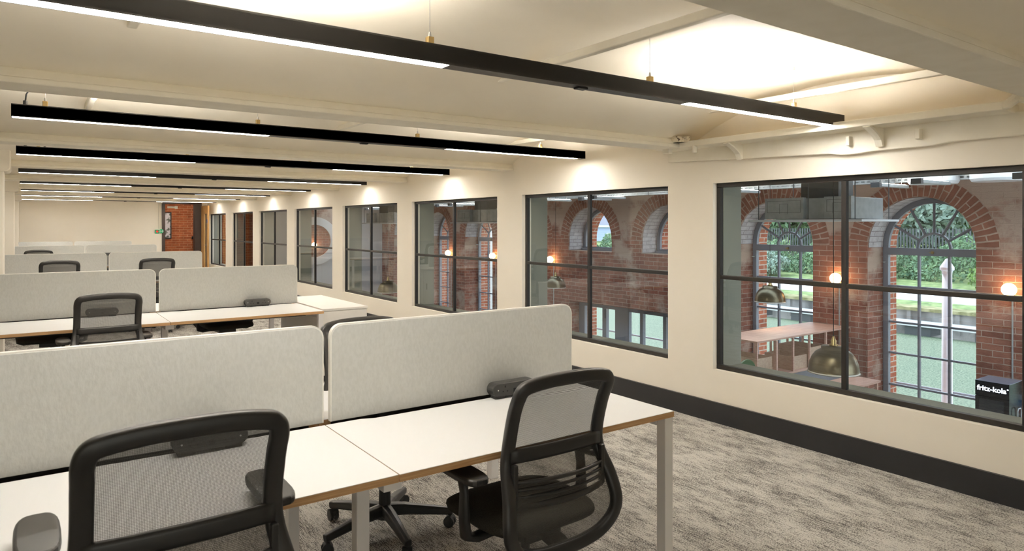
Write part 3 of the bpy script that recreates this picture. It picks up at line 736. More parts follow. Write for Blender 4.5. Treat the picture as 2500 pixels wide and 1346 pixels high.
for x in (1.16, 2.66): MB().tube([(x, -.02, 2.29), (x, -.02, 2.34)], .022, 10).bld('coupling', M['conduit'], cd)

# ================================================================== ATRIUM
XB = 9.6; XB2 = 10.42; YA0, YA1 = -1.5, 20.9; ZF = -2.9; ZAC = 2.26
OP = [(3.585+2.155*k-2.155, 4.925+2.155*k-2.155) for k in range(9)]
lower_k = (3, 4)
R = .67; ZSPR = 1.31
holes = []
def arch_outline(y0, y1, zb, n=20):
    c = (y0+y1)/2; r = (y1-y0)/2
    return [(y0, zb), (y1, zb)]+[(c+r*math.cos(PI*k/n), ZSPR+r*math.sin(PI*k/n)) for k in range(n+1)]
for k, (a, b) in enumerate(OP): holes.append((arch_outline(a, b, 1.06 if k in lower_k else -1.62), k))
low = (OP[3][0]-.05, OP[4][1]+.0)
holes.append(([(low[0], -2.85), (low[1], -2.85), (low[1], -.02), (low[0], -.02)], 99))
bm = bmesh.new(); outer = [(YA0, ZF-.8), (YA1+2, ZF-.8), (YA1+2, 5.2), (YA0, 5.2)]
edges = []; loops = []
for pts in [outer]+[h[0] for h in holes]:
    vs = [bm.verts.new((XB, a, b)) for a, b in pts]; loops.append(vs)
    for i in range(len(vs)): edges.append(bm.edges.new((vs[i], vs[(i+1) % len(vs)])))
bmesh.ops.triangle_fill(bm, use_beauty=True, use_dissolve=False, edges=edges)
fv = [v.co.copy() for v in bm.verts]; bm.verts.index_update(); ff_ = [tuple(v.index for v in f.verts) for f in bm.faces]
bm.free()
wm_ = MB(); wm_.add(fv, ff_); o1 = MB(); wm_.add([(XB2, v.y, v.z) for v in fv], [t[::-1] for t in ff_], 1)
# reveals (inner part brick, outer part red brick)
for pts, k in holes:
    n = len(pts)
    for i in range(n):
        (a0, b0), (a1, b1) = pts[i], pts[(i+1) % n]
        wm_.add([(XB, a0, b0), (XB, a1, b1), (XB+.42, a1, b1), (XB+.42, a0, b0)], [(0, 1, 2, 3)], 0)
        wm_.add([(XB+.42, a0, b0), (XB+.42, a1, b1), (XB2, a1, b1), (XB2, a0, b0)], [(0, 1, 2, 3)], 1)
struct(wm_.bld('wall_far_east', [M['brick'], M['brickout']]))
nt = 100
for k, (a, b) in enumerate(OP):
    c = (a+b)/2; N = 24
    # brick voussoir ring
    m = MB(); vs = []; fs = []; uv = []; R1, R2 = .67, .93
    for j in range(N+1):
        q = PI*j/N; s_ = q*.80
        for rr, xx, uu in ((R1, XB+.01, 0), (R1, XB-.008, 0), (R2, XB-.008, .26), (R2, XB+.01, .26)):
            vs.append((xx, c+rr*math.cos(q), ZSPR+rr*math.sin(q))); uv.append((uu+.0001, s_))
    for j in range(N):
        for t in range(3): A = j*4+t; fs.append((A, A+1, A+5, A+4))
    m.add(vs, fs); m.uv = uv; o = m.bld('trim_%d' % nt, M['brickring']); struct(o); nt += 1
    # whitewashed soffit
    m = MB(); vs = []; fs = []; uv = []; r = .664
    seq = [(c-(-r), ZSPR-.02)]+[(c+r*math.cos(PI*j/N), ZSPR+r*math.sin(PI*j/N)) for j in range(N+1)]+[(c-r, ZSPR-.02)]
    if k in lower_k: seq = [(c+r, 1.07)]+seq[1:-1]+[(c-r, 1.07)]
    acc = 0
    for j, (yy, zz) in enumerate(seq):
        if j: acc += math.hypot(yy-seq[j-1][0], zz-seq[j-1][1])
        vs += [(XB+.02, yy, zz), (XB+.41, yy, zz)]; uv += [(0, acc), (.39, acc)]
    for j in range(len(seq)-1): fs.append((2*j, 2*j+1, 2*j+3, 2*j+2))
    m.add(vs, fs); m.uv = uv; o = m.bld('trim_%d' % nt, M['brickwhite']); struct(o); nt += 1
# arched steel windows
def ring2d(y, z, r, t, x0, x1, a0=0, a1=PI, n=24):
    m = []; vs = []; fs = []
    for j in range(n+1):
        q = a0+(a1-a0)*j/n
        for rr, xx in ((r-t/2, x0), (r+t/2, x0), (r+t/2, x1), (r-t/2, x1)): vs.append((xx, y+rr*math.cos(q), z+rr*math.sin(q)))
    for j in range(n):
        for t_ in range(4): A = 4*j+t_; B = 4*j+(t_+1) % 4; fs.append((A, B, B+4, A+4))
    return vs, fs
def arch_window(idx, a, b, tall):
    r = struct(empty('window_%d' % (9+idx))); c = (a+b)/2; x0, x1 = XB+.42, XB+.48; h = (b-a)/2
    g = MB(); vs, fs = ring2d(c, ZSPR, h-.04, .08, x0, x1); g.add(vs, fs)
    zb = -1.62 if tall else 1.06
    g.box(x0, x1, a, a+.08, zb, ZSPR); g.box(x0, x1, b-.08, b, zb, ZSPR); g.box(x0, x1, a+.08, b-.08, zb, zb+.08)
    if not tall: g.box(x0-.06, x0, a, b, zb-.0, zb+.05)
    g.bld('frame', M['winframe'], r, bevel=.004)
    if tall:
        g = MB(); g.box(x0-.01, x1+.01, a+.08, b-.08, 1.185, 1.285); g.box(x0, x1, a+.08, b-.08, .69, .755)
        vs, fs = ring2d(c, 1.285, .205, .028, x0+.01, x1-.01, n=14); g.add(vs, fs)
        for q in (30, 60, 90, 120, 150):
            q = math.radians(q); p0 = (XB+.45, c+.21*math.cos(q), 1.285+.21*math.sin(q)); rr = h-.06
            # spoke to the outer ring (centre slightly below springing)
            p1 = (XB+.45, c+rr*math.cos(q), 1.30+rr*math.sin(q)); g.tube([p0, p1], 1, 4, sec=(.035, .035), dirn=(1, 0, 0))
        ys_ = [c-.19, c+.19]
        for y in ys_: g.box(x0+.008, x1-.008, y-.014, y+.014, zb+.08, 1.185)
        for z in (.235, -.205, -.655, -1.10):
            y_prev = a+.08
            for y in ys_+[b-.08]:
                g.box(x0+.010, x1-.010, y_prev+(0 if y_prev == a+.08 else .014), y-(0 if y == b-.08 else .014), z-.013, z+.013); y_prev = y
        g.box(x0-.012, x0, a+.02, a+.08, zb, 1.19); g.box(x0-.012, x0, b-.08, b-.02, zb, 1.19)
        g.bld('glazing_bars', M['winframe'], r)
        l = MB(); l.box(x0-.035, x0-.01, c-.012, c+.012, 1.215, 1.25); l.box(x0-.05, x0-.035, c-.03, c+.03, 1.228, 1.238); l.bld('catch', M['brass'], r)
        st = MB(); st.tube([(x0-.01, b-.05, 1.08), (x0-.09, b-.05, 1.08)], .007, 6); st.bld('stay', M['steel'], r)
    g = MB(); xg = XB+.455; n = 16; poly = [(xg, a+.03, zb+.02), (xg, b-.03, zb+.02)]+[(xg, c+(h-.03)*math.cos(PI*k/n), ZSPR+(h-.03)*math.sin(PI*k/n)) for k in range(n+1)]
    g.add(poly, [tuple(range(len(poly)))]); g.bld('pane', M['glassout'], r)
for k, (a, b) in enumerate(OP): arch_window(k, a, b, k not in lower_k)
# wide glazed screen below the two short arches
r = struct(empty('window_18')); x0, x1 = XB+.3, XB+.38; a, b = low
g = MB(); g.box(x0, x1, a, b, -.14, -.02); 
marks = [a, a+.02, a+.56]
segs = [(b-.18, b), (b-.86, b-.74), (b-1.52, b-1.12), (b-1.90, b-1.82), (b-2.5, b-2.42), (a, a+.1)]
for p, q in segs: g.box(x0, x1, p, q, -2.85, -.14)
g.bld('frame', M['winframe'], r, bevel=.004)
MB().add([(XB+.34, a, -2.85), (XB+.34, b, -2.85), (XB+.34, b, -.1), (XB+.34, a, -.1)], [(0, 1, 2, 3)]).bld('pane', M['glassout'], r)
# end wall, floor, ceiling of the atrium
rn = MB(); rn.box(XO, 14, YA1, YA1+.25, ZF-.8, 3.0)
struct(rn.bld('wall_atrium_north', M['white']))
struct(MB().box(XO, 5.75, YA1-.14, YA1-.0, ZF, ZAC).bld('trim_140', M['brickcor']))
m = MB(); m.box(XO, XO+.25, YA0-.2, YA0, ZF-.8, 3.0); m.box(XB-.25, XB2, YA0-.2, YA0, ZF-.8, 3.0); m.box(XO+.25, XB-.25, YA0-.2, YA0, ZF-.8, ZF+.3); m.box(XO+.25, XB-.25, YA0-.2, YA0, 2.1, 3.0)
struct(m.bld('wall_atrium_south', M['white']))
sw = struct(empty('window_19')); m = MB()  # end glazing added out of view to daylight the brick wall
for i in range(6): x = XO+.25+i*(XB-XO-.5-.05)/5; m.box(x, x+.05, YA0-.12, YA0-.06, ZF+.3, 2.1)
for z in (ZF+.3, -1.2, .4, 2.05): m.box(XO+.25, XB-.25, YA0-.115, YA0-.065, z, z+.05)
m.bld('frame', M['winframe'], sw)
MB().add([(XO+.25, YA0-.09, ZF+.3), (XB-.25, YA0-.09, ZF+.3), (XB-.25, YA0-.09, 2.1), (XO+.25, YA0-.09, 2.1)], [(0, 1, 2, 3)]).bld('pane', M['glassout'], sw)
struct(MB().box(XO, 7.5, YA0, YA1, ZAC, ZAC+.15).bld('ceiling', M['ceil2'])); struct(MB().box(8.45, XB, YA0, YA1, ZAC, ZAC+.15).bld('ceiling', M['ceil2']))
rf = struct(empty('window_20')); m = MB()  # rooflight added out of view to wash the brick with sky light
for i in range(16): y = YA0+i*(YA1-YA0-.05)/15; m.box(7.5, 8.45, y, y+.05, ZAC+.04, ZAC+.10)
m.bld('frame', M['winframe'], rf); MB().add([(7.5, YA0, ZAC+.07), (8.45, YA0, ZAC+.07), (8.45, YA1, ZAC+.07), (7.5, YA1, ZAC+.07)], [(0, 1, 2, 3)]).bld('pane', M['glassout'], rf)
struct(MB().box(XO, XB2, YA0, YA1, ZF-.3, ZF).bld('floor', M['dfloor']))
struct(MB().box(XW, XO, YA0, YA1, ZF, -.3).bld('wall_lower_west', M['white']))
# ring mirror on the end wall
rm = thing('round_niche', 'round brick niche in a wide white ring on the atrium end wall', 'niche', (7.32, YA1-.014, 1.12))
vs, fs = ring2d(0, 0, .62, .24, 0, .07, 0, 2*PI, 48)
MB().add([(y, -x, z) for x, y, z in vs], fs).bld('ring', mat('white ring', (.8, .78, .75), .6), rm)
MB().tube([(0, 0, 0), (0, -.03, 0)], .5, 40).bld('brick_back', M['brick'], rm)
struct(MB().box(6.9, 8.35, YA1-.012, YA1, 1.55, ZAC).bld('trim_141', M['brick']))
# cable trays and battens
for i, x in enumerate((8.72, 6.7)):
    t = thing('cable_tray', ['galvanised perforated cable tray along the atrium ceiling, nearer the brick wall', 'galvanised perforated cable tray along the atrium ceiling, nearer the office windows'][i], 'cable tray', (x, 0, 2.125))
    y0_, y1_ = (1.0, 20.4)
    m = MB(); m.box(-.06, .06, y0_, y1_, -.003, 0); m.box(-.062, -.058, y0_, y1_, -.003, .016); m.box(-.062, -.058, y0_, y1_, .034, .05); m.box(.058, .062, y0_, y1_, -.003, .05)
    nn = int((y1_-y0_)/.075)
    for j in range(nn): m.box(-.062, -.058, y0_+j*.075, y0_+j*.075+.03, .016, .034)
    m.bld('tray', M['galv'], t)
    j = y0_+.4
    while j < y1_:
        MB().tube([(-.075, j, -.01), (-.075, j, ZAC-2.125)], .005, 6).bld('hanger_rod', M['galvdark'], t); j += 1.35
BY = [(7.55, 2.45), (7.60, 3.37), (7.92, 3.95), (7.6, 5.75), (7.9, 6.4), (7.6, 8.35), (7.9, 9.0), (7.6, 9.75), (7.9, 12.3), (7.6, 13.0), (7.9, 14.1), (7.6, 17.2), (7.9, 18.2)]
ORD = ['first', 'second', 'third', 'fourth', 'fifth', 'sixth', 'seventh', 'eighth', 'ninth', 'tenth', 'eleventh', 'twelfth', 'thirteenth']
for i, (x, y) in enumerate(BY):
    t = thing('batten_light', 'short grey batten light hanging under the atrium ceiling, %s from the front' % ORD[i], 'light', (x, y, 2.045), 0, 'batten lights under the atrium ceiling')
    MB().box(0, .66, -.04, .04, .0, .035).bld('housing', M['galv'], t, bevel=.003); MB().box(-.06, -.001, -.05, .05, -.012, .045).bld('end_box', M['galvdark'], t)
    MB().box(.03, .63, -.03, .03, .035, .038).bld('uplight', M['batten'], t)  # added glow strip on top, hidden from below
    for q in (.1, .56): MB().tube([(q, 0, .035), (q, 0, (ZAC if not 7.45 < x+q < 8.5 else ZAC+.05)-2.045)], .003, 6).bld('hanger_rod', M['galvdark'], t)
# ducted air units on boards
def ac(yc, ln, label):
    t = thing('air_conditioning_unit', label, 'air conditioner', (7.3, yc, 1.66), 0, 'ducted air units in the atrium')
    MB().box(-.36, .42, -ln/2-.14, ln/2+.16, -.018, .004).bld('board', M['acwhite'], t)
    MB().box(-.24, .36, -ln/2, ln/2, .012, .24).bld('casing', M['galv'], t, bevel=.004)
    for (a, b) in ((ln/2-.50, ln/2-.02), (-ln/2+.0, -ln/2+.30)):
        p = MB().box(-.30, -.24, a, b, .012, .25).bld('access_panel', M['galv'], t, bevel=.003)
        q = MB(); 
        for (u0, u1, w0, w1) in ((a+.03, b-.03, .085, .088), (a+.03, b-.03, .215, .218), (a+.03, a+.033, .085, .218), (b-.033, b-.03, .085, .218), ((a+b)/2-.05, (a+b)/2-.047, .07, .18), ((a+b)/2+.05, (a+b)/2+.053, .07, .18), ((a+b)/2-.05, (a+b)/2+.053, .18, .183)):
            q.box(-.302, -.30, u0, u1, w0, w1)
        q.bld('panel_seam', M['galvdark'], p)
    for y in (-ln/2-.05, -.05, ln/2+.05):
        for x in (-.32, .38):
            MB().tube([(x, y, -.02), (x, y, ZAC-1.66)], .005, 6).bld('hanger_rod', M['galvdark'], t)
    MB().box(-.1, .2, -ln/2+.25, ln/2-.35, .25, .50).bld('duct', M['galvdark'], t)
ac(4.28, 1.04, 'grey ducted air unit on a hanging white board, seen through the nearest window')
ac(10.9, 1.7, 'grey ducted air unit on a hanging white board, seen through the third window')
ac(15.4, 1.6, 'grey ducted air unit on a hanging white board, seen through the fourth window')
# round white ceiling drums
for i, (x, y) in enumerate(((8.6, 3.65), (8.6, 3.0))):
    MB_ = MB().lathe([(0, -.0), (.24, 0), (.26, .03), (.26, .18), (0, .18)], (0, 0, 0), 32)
    o = MB_.bld('ceiling_diffuser', M['acwhite'], loc=(x, y, 2.08)); tag(o, ['round white ceiling drum above the arched window crown', 'round white ceiling drum nearer the right edge of the nearest window'][i], 'air vent')
# brass bowl pendants
def bowl():
    r = empty('bowl_pendant'); D = .21
    P = [(.208, 0), (.212, -.004), (.206, .004)]
    prof = [(.214, -.004), (.206, .0), (.204, .03), (.195, .08), (.175, .13), (.145, .17), (.105, .195), (.10, .198), (.10, .222), (.0, .226)]
    MB().lathe(prof, n=48).bld('shade', M['bowl'], r, smooth=True)
    MB().lathe([(.209, -.003), (.199, .03), (.190, .08), (.170, .126), (.14, .165), (.10, .19), (0, .195)], n=48).bld('shade_lining', M['bowlin'], r, smooth=True)
    MB().lathe([(0, .224), (.035, .226), (.035, .238), (.022, .245), (.024, .27), (.018, .278), (.012, .30), (.005, .31), (0, .31)], n=20).bld('lamp_cap', M['brass'], r, smooth=True)
    MB().lathe([(0, .06), (.028, .075), (.035, .10), (.02, .14), (0, .19)], n=16).bld('bulb', M['bulb'], r, smooth=True)
    MB().tube([(0, 0, .30), (0, 0, ZAC-.33)], .003, 6).bld('cord', M['black'], r)
    return r
bw = bowl(); bw.location = (5.72, 3.23, .33); tag(bw, 'large antique brass bowl pendant hanging low beside the mullion of the nearest window', 'light', 'brass bowl pendants')
for (x, y, z, l) in ((8.51, 5.73, .53, 'brass bowl pendant hanging before the left arched window, seen in the nearest window'),
                     (8.62, 10.63, .36, 'brass bowl pendant seen at the left of the second window'), (5.75, 12.25, .30, 'brass bowl pendant seen at the foot of the fourth window')):
    o = dup(bw, (x, y, z), 0, l)
    for c_ in o.children:
        if c_.name.startswith('cord'):
            m = MB().tube([(0, 0, .30), (0, 0, ZAC-z)], .003, 6); me = m.bld('tmp', M['black']); c_.data = me.data; bpy.data.objects.remove(me)
# globe wall lights
def globe():
    r = empty('globe_light')
    vs = []; 
    prof = [(.078*math.sin(PI*k/16), -.078*math.cos(PI*k/16)) for k in range(17)]
    g = MB().lathe(prof, n=24).bld('globe', M['globe'], r, smooth=True)
    m = MB(); m.tube([(.10, 0, -.08), (.10, 0, -.11)], .03, 14); m.lathe([(0, -.10), (.03, -.10), (.03, -.075), (.02, -.07)], n=14); m.tube([(0, 0, -.095), (.1, 0, -.095)], .008, 8)
    m.bld('bracket', M['brass'], r)
    MB().tube([(.105, 0, -.10), (.105, 0, -1.9)], .010, 8).bld('conduit', M['galv'], r)
    return r
gb = globe(); gb.location = (XB-.11, 3.2, .84); tag(gb, 'lit globe wall light near the right edge of the nearest window', 'light', 'lit globe wall lights')
for y, l in ((5.33, 'lit globe wall light on the brick pier between two arches, behind the nearest window'), (11.9, 'lit globe wall light glowing behind the jamb of the second window'),
             (14.2, 'lit globe wall light in the right half of the third window'), (16.4, 'lit globe wall light in the left half of the third window')):
    dup(gb, (XB-.11, y, .84), 0, l)
g5 = dup(gb, (7.25, 20.70, 1.0), PI/2, 'lit globe wall light in front of the round brick niche')
# platform and shelving unit
tag(MB().box(6.3, 8.1, 4.35, 5.12, ZF, -.37).bld('raised_platform', M['bluefloor']), 'blue-grey topped platform in front of the wooden shelf unit', 'platform')
su = thing('shelf_unit', 'long birch plywood shelf unit with open bays standing against the brick wall', 'shelf', (0, 0, 0))
UX0, UX1, UY0, UY1 = 7.41, 9.58, 5.17, 5.78
MB().box(UX0, UX1, UY0, UY1, .132, .155).bld('top', M['pine'], su, bevel=.002)
MB().box(UX0, UX1, UY0, UY1, -.335, -.31).bld('shelf', M['pine'], su, bevel=.002)
for x in (UX0, 7.79, 8.19, 8.57, 8.97, 9.36):
    for y in (UY0+.002, UY1-.027): MB().box(x, x+.024, y, y+.025, -.31, .132).bld('post', M['pine'], su)
MB().box(7.785, 7.815, UY0-.02, UY0-.001, -.369, .131).bld('post', M['pine'], su)
MB().box(UX0+.42, UX1, UY0+.04, UY1-.05, ZF, -.335).bld('plinth', M['winframe'], su)
def crate(x0, x1, y0, y1, z0, z1, label):
    r = thing('wooden_crate', label, 'crate', ((x0+x1)/2, (y0+y1)/2, z0), 0, 'open crates in the shelf unit'); w = (x1-x0)/2; d = (y1-y0)/2; h = z1-z0; t = .012
    m = MB(); m.box(-w, w, -d, -d+t, 0, h); m.box(-w, w, d-t, d, 0, h); m.box(-w, -w+t, -d+t, d-t, 0, h); m.box(w-t, w, -d+t, d-t, 0, h); m.bld('sides', M['pinebox'], r)
    MB().box(-w+t, w-t, -d+t, d-t, 0, t).bld('bottom', M['pinebox'], r)
crate(7.445, 7.78, 5.21, 5.70, -.309, -.075, 'pale open wooden crate in the end bay of the shelf unit, nearest the office')
crate(8.22, 8.565, 5.21, 5.62, -.309, -.13, 'pale open wooden crate in the third bay of the shelf unit')
crate(8.60, 8.965, 5.21, 5.66, -.309, -.05, 'pale open wooden crate in the shelf bay nearer the brick wall')
o = MB().lathe([(0, 0), (.06, 0), (.08, .06), (.06, .13), (0, .13)], n=16).bld('pot', M['pinkcup'], smooth=True, loc=(9.15, 5.55, -.309)); tag(o, 'dusty red fabric pot on the shelf unit near the brick wall', 'pot')
o = MB().lathe([(0, 0), (.05, 0), (.065, .05), (.05, .10), (0, .10)], n=16).bld('pot', M['pinkcup'], smooth=True, loc=(8.03, 5.62, -.309)); tag(o, 'dusty red fabric pot between the crates of the shelf unit', 'pot')
# green shell chair
gc = thing('shell_chair', 'green shell chair back at the lower left of the nearest window', 'chair', (6.84, 4.80, -.369))
MB().prism([(.16*math.cos(PI*k/14), .27+.14*math.sin(PI*k/14)) for k in range(15)]+[(-.10, .12), (.10, .12)], 'y', .10, .125).bld('shell', M['leafgreen'], gc, bevel=.006)
MB().prism(rrect(-.15, .15, -.15, .12, .04), 'z', .11, .13).bld('seat', M['leafgreen'], gc, bevel=.004)
for a in (-.11, .11):
    for b in (-.11, .08): MB().tube([(a, b, 0), (a*.8, b*.8, .11)], .009, 8).bld('leg', M['pine'], gc)
# wooden stool/table piece right of the pendant
ws = thing('side_table', 'small wooden table under the large brass pendant', 'table', (8.2, 4.62, 0))
for (x, y) in ((0, 0), (.45, 0), (0, -.3), (.45, -.3)): MB().box(x, x+.03, y, y+.03, ZF, -.36).bld('leg', M['pine'], ws)
MB().box(-.02, .5, -.32, .05, -.36, -.335).bld('top', M['pine'], ws)
# drinks fridge
FX0, FX1, FY0, FY1, FZ = 8.80, 9.17, 2.965, 3.295, -.15
fr = thing('drinks_fridge', 'black glass-fronted drinks fridge with lit white lettering by the brick wall', 'fridge', ((FX0+FX1)/2, (FY0+FY1)/2, 0))
w = (FX1-FX0)/2; d = (FY1-FY0)/2
m = MB(); m.box(-w+.02, w, -d, d, -1.5, FZ-.004); m.bld('cabinet', M['fridge'], fr, bevel=.004)
MB().box(-w+.0, w, -d, d, FZ-.004, FZ).bld('top', M['fridgetop'], fr, bevel=.001)
MB().box(-w, -w+.02, -d, d, FZ-.17, FZ-.004).bld('sign_panel', M['fridge'], fr)
dr = MB().box(-w, -w+.02, -d, d, -1.5, FZ-.175).bld('door', M['fridge'], fr)
MB().box(-w-.003, -w, -d+.05, d-.04, -1.4, FZ-.20).bld('door_glass', mat('fridge glass', (.03, .033, .036), .06), dr)
MB().tube([(-w*.2, -d-.004, -.70), (-w*.2, -d-.03, -.70), (-w*.2, -d-.03, -.46), (-w*.2+.02, -d-.03, -.435), (w*.25, -d-.03, -.435), (w*.25+.02, -d-.03, -.46), (w*.25+.02, -d-.03, -.75)], .007, 8).bld('handle', M['galv'], fr)
text_mesh('lettering', 'fritz-kola', .079, M['signlit'], fr, (-w-.003, .003, FZ-.083), (PI/2, 0, -PI/2), .002, .0014)
text_mesh('lettering', '®', .022, M['signlit'], fr, (-w-.003, -.152, FZ-.062), (PI/2, 0, -PI/2), .002, .0)
tb = thing('fridge_stand', 'dark stand below the drinks fridge', 'stand', (9.0, 3.13, ZF)); MB().box(-.22, .22, -.22, .22, 0, 1.36).bld('body', M['black'], tb); MB().box(-.24, .24, -.24, .24, 1.36, 1.399).bld('top', M['galvdark'], tb)
# notice on the brick wall right of the fridge
nt_ = thing('wall_notice', 'small blue and red notice on the brick wall right of the fridge', 'sign', (XB-.004, 2.70+.13, -.52))
MB().box(-.003, .0, -.06, .06, -.12, .12).bld('sheet', mat('notice white', (.6, .62, .66), .6), nt_); MB().box(-.005, -.003, -.055, .055, -.02, .06).bld('blue_band', mat('notice blue', (.02, .16, .4), .6), nt_); MB().box(-.005, -.003, -.055, .055, -.11, -.05).bld('red_band', mat('notice red', (.4, .03, .04), .6), nt_)

# ================================================================== OUTSIDE
ZWAT = -2.92
struct(MB().box(XB2, 12.6, -30, 60, ZF-1.5, -2.86).bld('floor', M['ledge']))
o = MB().box(12.6, 30.0, -60, 90, ZWAT-.5, ZWAT).bld('canal_water', M['water']); o['kind'] = 'structure'
b = MB(); b.box(31.2, 31.8, -60, 90, ZWAT-1, -1.93)
y = -60
while y < 90: b.box(31.08, 31.2, y, y+.16, ZWAT, -2.0); y += 1.9
cw = b.bld('canal_wall', M['concrete']); MB().box(31.0, 32.6, -60, 90, -2.05, -1.915).bld('mossy_cap', M['moss'], cw)
tag(cw, 'grey concrete canal wall across the water', 'wall')
lg = thing('canal_ledge', 'pale stone ledge on dark blocks at the foot of the canal wall', 'ledge')
MB().box(29.8, 31.07, -60, 90, -2.55, -2.45).bld('slab', M['ledge'], lg); b = MB(); y = -60
while y < 90: b.box(29.9, 30.8, y, y+1.0, ZWAT, -2.55); y += 2.6
b.bld('blocks', M['galvdark'], lg)
struct(MB().prism([(31.8, -4), (31.8, -1.93), (33.2, -1.85), (38, -1.70), (44, -1.3), (70, 2.5), (70, -4)], 'y', -70, 110).bld('floor', M['grass']))
struct(MB().prism([(33.2, -1.86), (33.2, -1.82), (37.8, -1.67), (37.8, -1.72)], 'y', -70, 110).bld('floor', M['path']))
# railing on the terrace
rl = thing('railing', 'thin grey handrail along the canal terrace outside', 'railing', (12.3, 0, 0))
for z in (-1.12, -1.62): MB().tube([(0, -10, z), (0, 40, z)], .022, 8).bld('rail', M['winframe'], rl)
for i in range(18): MB().tube([(0, -2+i*1.6, -2.86), (0, -2+i*1.6, -1.12)], .022, 8).bld('post', M['winframe'], rl)
# white post
wp = thing('lamp_post', 'white painted post with pointed cap standing outside the arched window', 'post', (11.85, 4.83, -2.86))
MB().lathe([(0, 0), (.085, 0), (.068, 3.70), (0, 3.70)], n=20).bld('shaft', M['postwhite'], wp, smooth=True)
MB().lathe([(0, 3.70), (.07, 3.70), (.075, 3.74), (.10, 3.76), (.10, 3.80), (.065, 3.86), (.02, 3.93), (0, 3.94)], n=20).bld('cap', M['postwhite'], wp)
# far lamp posts
# palisade fence
fn = thing('palisade_fence', 'grey palisade fence standing behind the bushes across the canal', 'fence', (46, 0, -1.1))
b = MB(); y = -20
while y < 48: b.box(-.02, .02, y, y+.09, 0, 2.5); y += .19
b.bld('pales', M['galvdark'], fn); MB().box(.02, .06, -20, 48, .4, .46).bld('rail', M['galvdark'], fn); MB().box(.02, .06, -20, 48, 2.0, 2.06).bld('rail', M['galvdark'], fn)
# foliage
def foliage(rx, ry, rz, n, size, seed):
    rnd = random.Random(seed); m = MB(); vs = []; fs = []
    lobes = []
    for k in range(9):
        a = rnd.random()*2*PI; h = rnd.random(); q = rnd.random()**.5*.62
        lobes.append((q*math.cos(a)*rx, q*math.sin(a)*ry, rz*(.25+1.35*h*(1-.3*q)), .35+.28*rnd.random()))
    for k in range(n):
        L = rnd.choice(lobes)
        d = Vector((rnd.gauss(0, 1), rnd.gauss(0, 1), rnd.gauss(0, 1))).normalized()*(rnd.random()**.35)
        p = Vector((L[0]+d.x*rx*L[3], L[1]+d.y*ry*L[3], L[2]+d.z*rz*L[3]))
        if p.z < .02: p.z = abs(p.z)+.02
        nrm = (d+Vector((rnd.gauss(0, .5), rnd.gauss(0, .5), rnd.gauss(0, .5)))).normalized()
        t = nrm.cross(Vector((rnd.gauss(0, 1), rnd.gauss(0, 1), rnd.gauss(0, 1)))).normalized(); u = nrm.cross(t)
        s_ = size*(.6+rnd.random()*.8); o = len(vs)
        vs += [p-t*s_, p+u*s_*.45, p+t*s_, p-u*s_*.45]; fs.append((o, o+1, o+2, o+3))
    m.add(vs, fs); return m
bush_meshes = {}
def bush(x, y, z, sx, sz, kind, label):
    t = thing('bush', label, 'bush', (x, y, z), random.random()*6, 'bushes along the far towpath')
    key = (kind,)
    if key not in bush_meshes:
        o = foliage(2.0, 2.0, 1.25, 4200, .13, 11+ord(kind)).bld('foliage', M['leaf'+kind], t); bush_meshes[key] = o.data
    else:
        o = bpy.data.objects.new('foliage', bush_meshes[key]); COL.objects.link(o); o.parent = t
    t.scale = (sx, sx, sz)
tree_meshes = {}
def tree(x, y, z, s_, kind, label):
    t = thing('tree', label, 'tree', (x, y, z), random.random()*6, 'trees behind the far towpath')
    if kind not in tree_meshes:
        o = foliage(3.5, 3.5, 4.2, 10000, .27, 31+ord(kind)).bld('crown', M['leaf'+kind], t, loc=(0, 0, .2)); 
        tr = MB().tube([(0, 0, -1), (.1, 0, 1.5), (-.1, .1, 4), (.1, 0, 6)], [.28, .22, .15, .05], 8).bld('trunk', M['bark'], t); tree_meshes[kind] = (o.data, tr.data)
    else:
        for nm, d, l in (('crown', tree_meshes[kind][0], (0, 0, .2)), ('trunk', tree_meshes[kind][1], (0, 0, 0))):
            o = bpy.data.objects.new(nm, d); COL.objects.link(o); o.parent = t; o.location = l
    t.scale = (s_, s_, s_)
kn = {'A': 'dark green', 'B': 'bright green', 'C': 'grey green'}
random.seed(21)
pos = ['first', 'second', 'third', 'fourth', 'fifth', 'sixth', 'seventh', 'eighth', 'ninth', 'tenth', 'eleventh', 'twelfth', 'thirteenth', 'fourteenth', 'fifteenth', 'sixteenth']
hd = MB(); rnd = random.Random(5); vs = []; fs = []
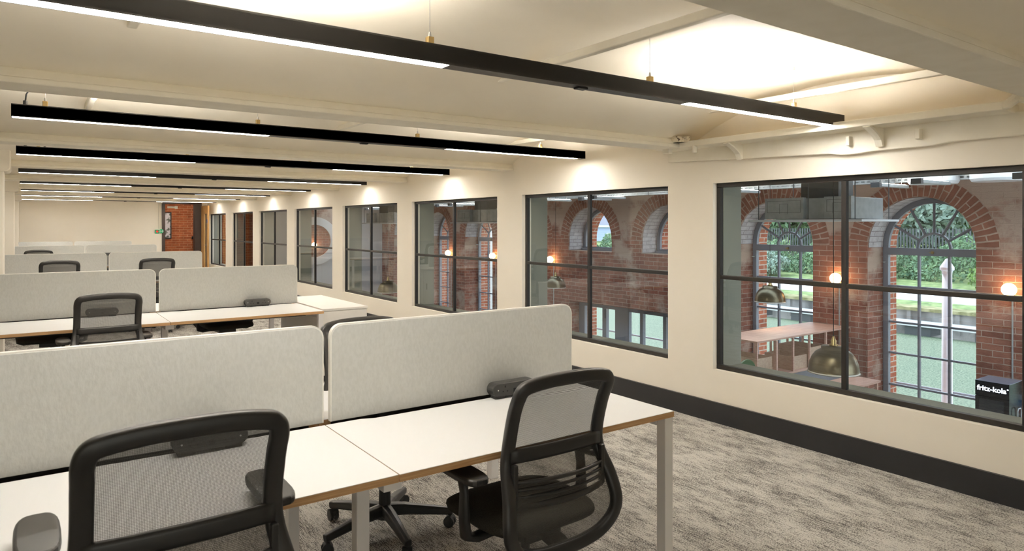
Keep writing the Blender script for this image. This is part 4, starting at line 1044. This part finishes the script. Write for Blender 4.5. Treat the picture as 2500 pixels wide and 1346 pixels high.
for k in range(30000):
    y = -4+rnd.random()*50; top = 1.9+.45*math.sin(y*.9)+.35*math.sin(y*2.3+1)+.2*math.sin(y*5.1)
    t = rnd.random()**.7; z = t*top; dep = 1.3*math.sqrt(max(0, 1-t*t*.8))
    x = -dep*(rnd.random()**.25)*(1 if rnd.random() < .8 else -1)+.25*math.sin(y*1.7+z)
    p = Vector((x, y, z)); n_v = Vector((-1+rnd.gauss(0, .7), rnd.gauss(0, .7), .5+rnd.gauss(0, .6))).normalized()
    u = n_v.cross(Vector((rnd.gauss(0, 1), rnd.gauss(0, 1), rnd.gauss(0, 1)))).normalized(); w_ = n_v.cross(u); q = .07+rnd.random()*.10; o_ = len(vs)
    vs += [p-u*q, p+w_*q*.5, p+u*q, p-w_*q*.5]; fs.append((o_, o_+1, o_+2, o_+3))
hd.add(vs, fs); tag(hd.bld('hedge', M['leafA'], loc=(42.3, 0, -1.60)), 'overgrown green hedge running along the bank across the canal', 'hedge')
for i in range(5):
    y = 14+i*6.3
    bush(39.3, y, -1.72, .62+random.random()*.08, .75+random.random()*.2, 'BBCBB'[i], '%s bush in front of the hedge across the canal, %s from the right' % (kn['BBCBB'[i]], pos[i]))
for i in range(15):
    row, q = i % 3, i//3
    y = 3+q*9.2+row*2.6; kd = 'CABCAACBCACABCA'[i]
    tree(50.5+row*9, y, -.6+row*1.0, 1.05+row*.12, kd, '%s tree rising behind the fence across the canal, %s from the right' % (kn[kd], pos[i]))
# pale blue building seen through the short arches
bb = thing('clad_building', 'pale blue clad building beyond the canal seen through the short arched windows', 'building', (60, 70, -1))
MB().box(-8, 8, -20, 40, 0, 2.4).bld('wall', M['bluebldg'], bb); MB().box(-8.3, 8.3, -20.3, 40.3, 2.4, 2.62).bld('gutter', M['ledge'], bb); MB().prism([(-8.2, 2.62), (8.2, 2.62), (0, 7.5)], 'y', -20, 40).bld('roof', mat('slate', (.10, .11, .16), .6), bb)
for yy in (-16, -9.5, -3, 4, 11): MB().box(-8.05, -8.0, yy, yy+1.2, .8, 1.8).bld('window', M['ledge'], bb)
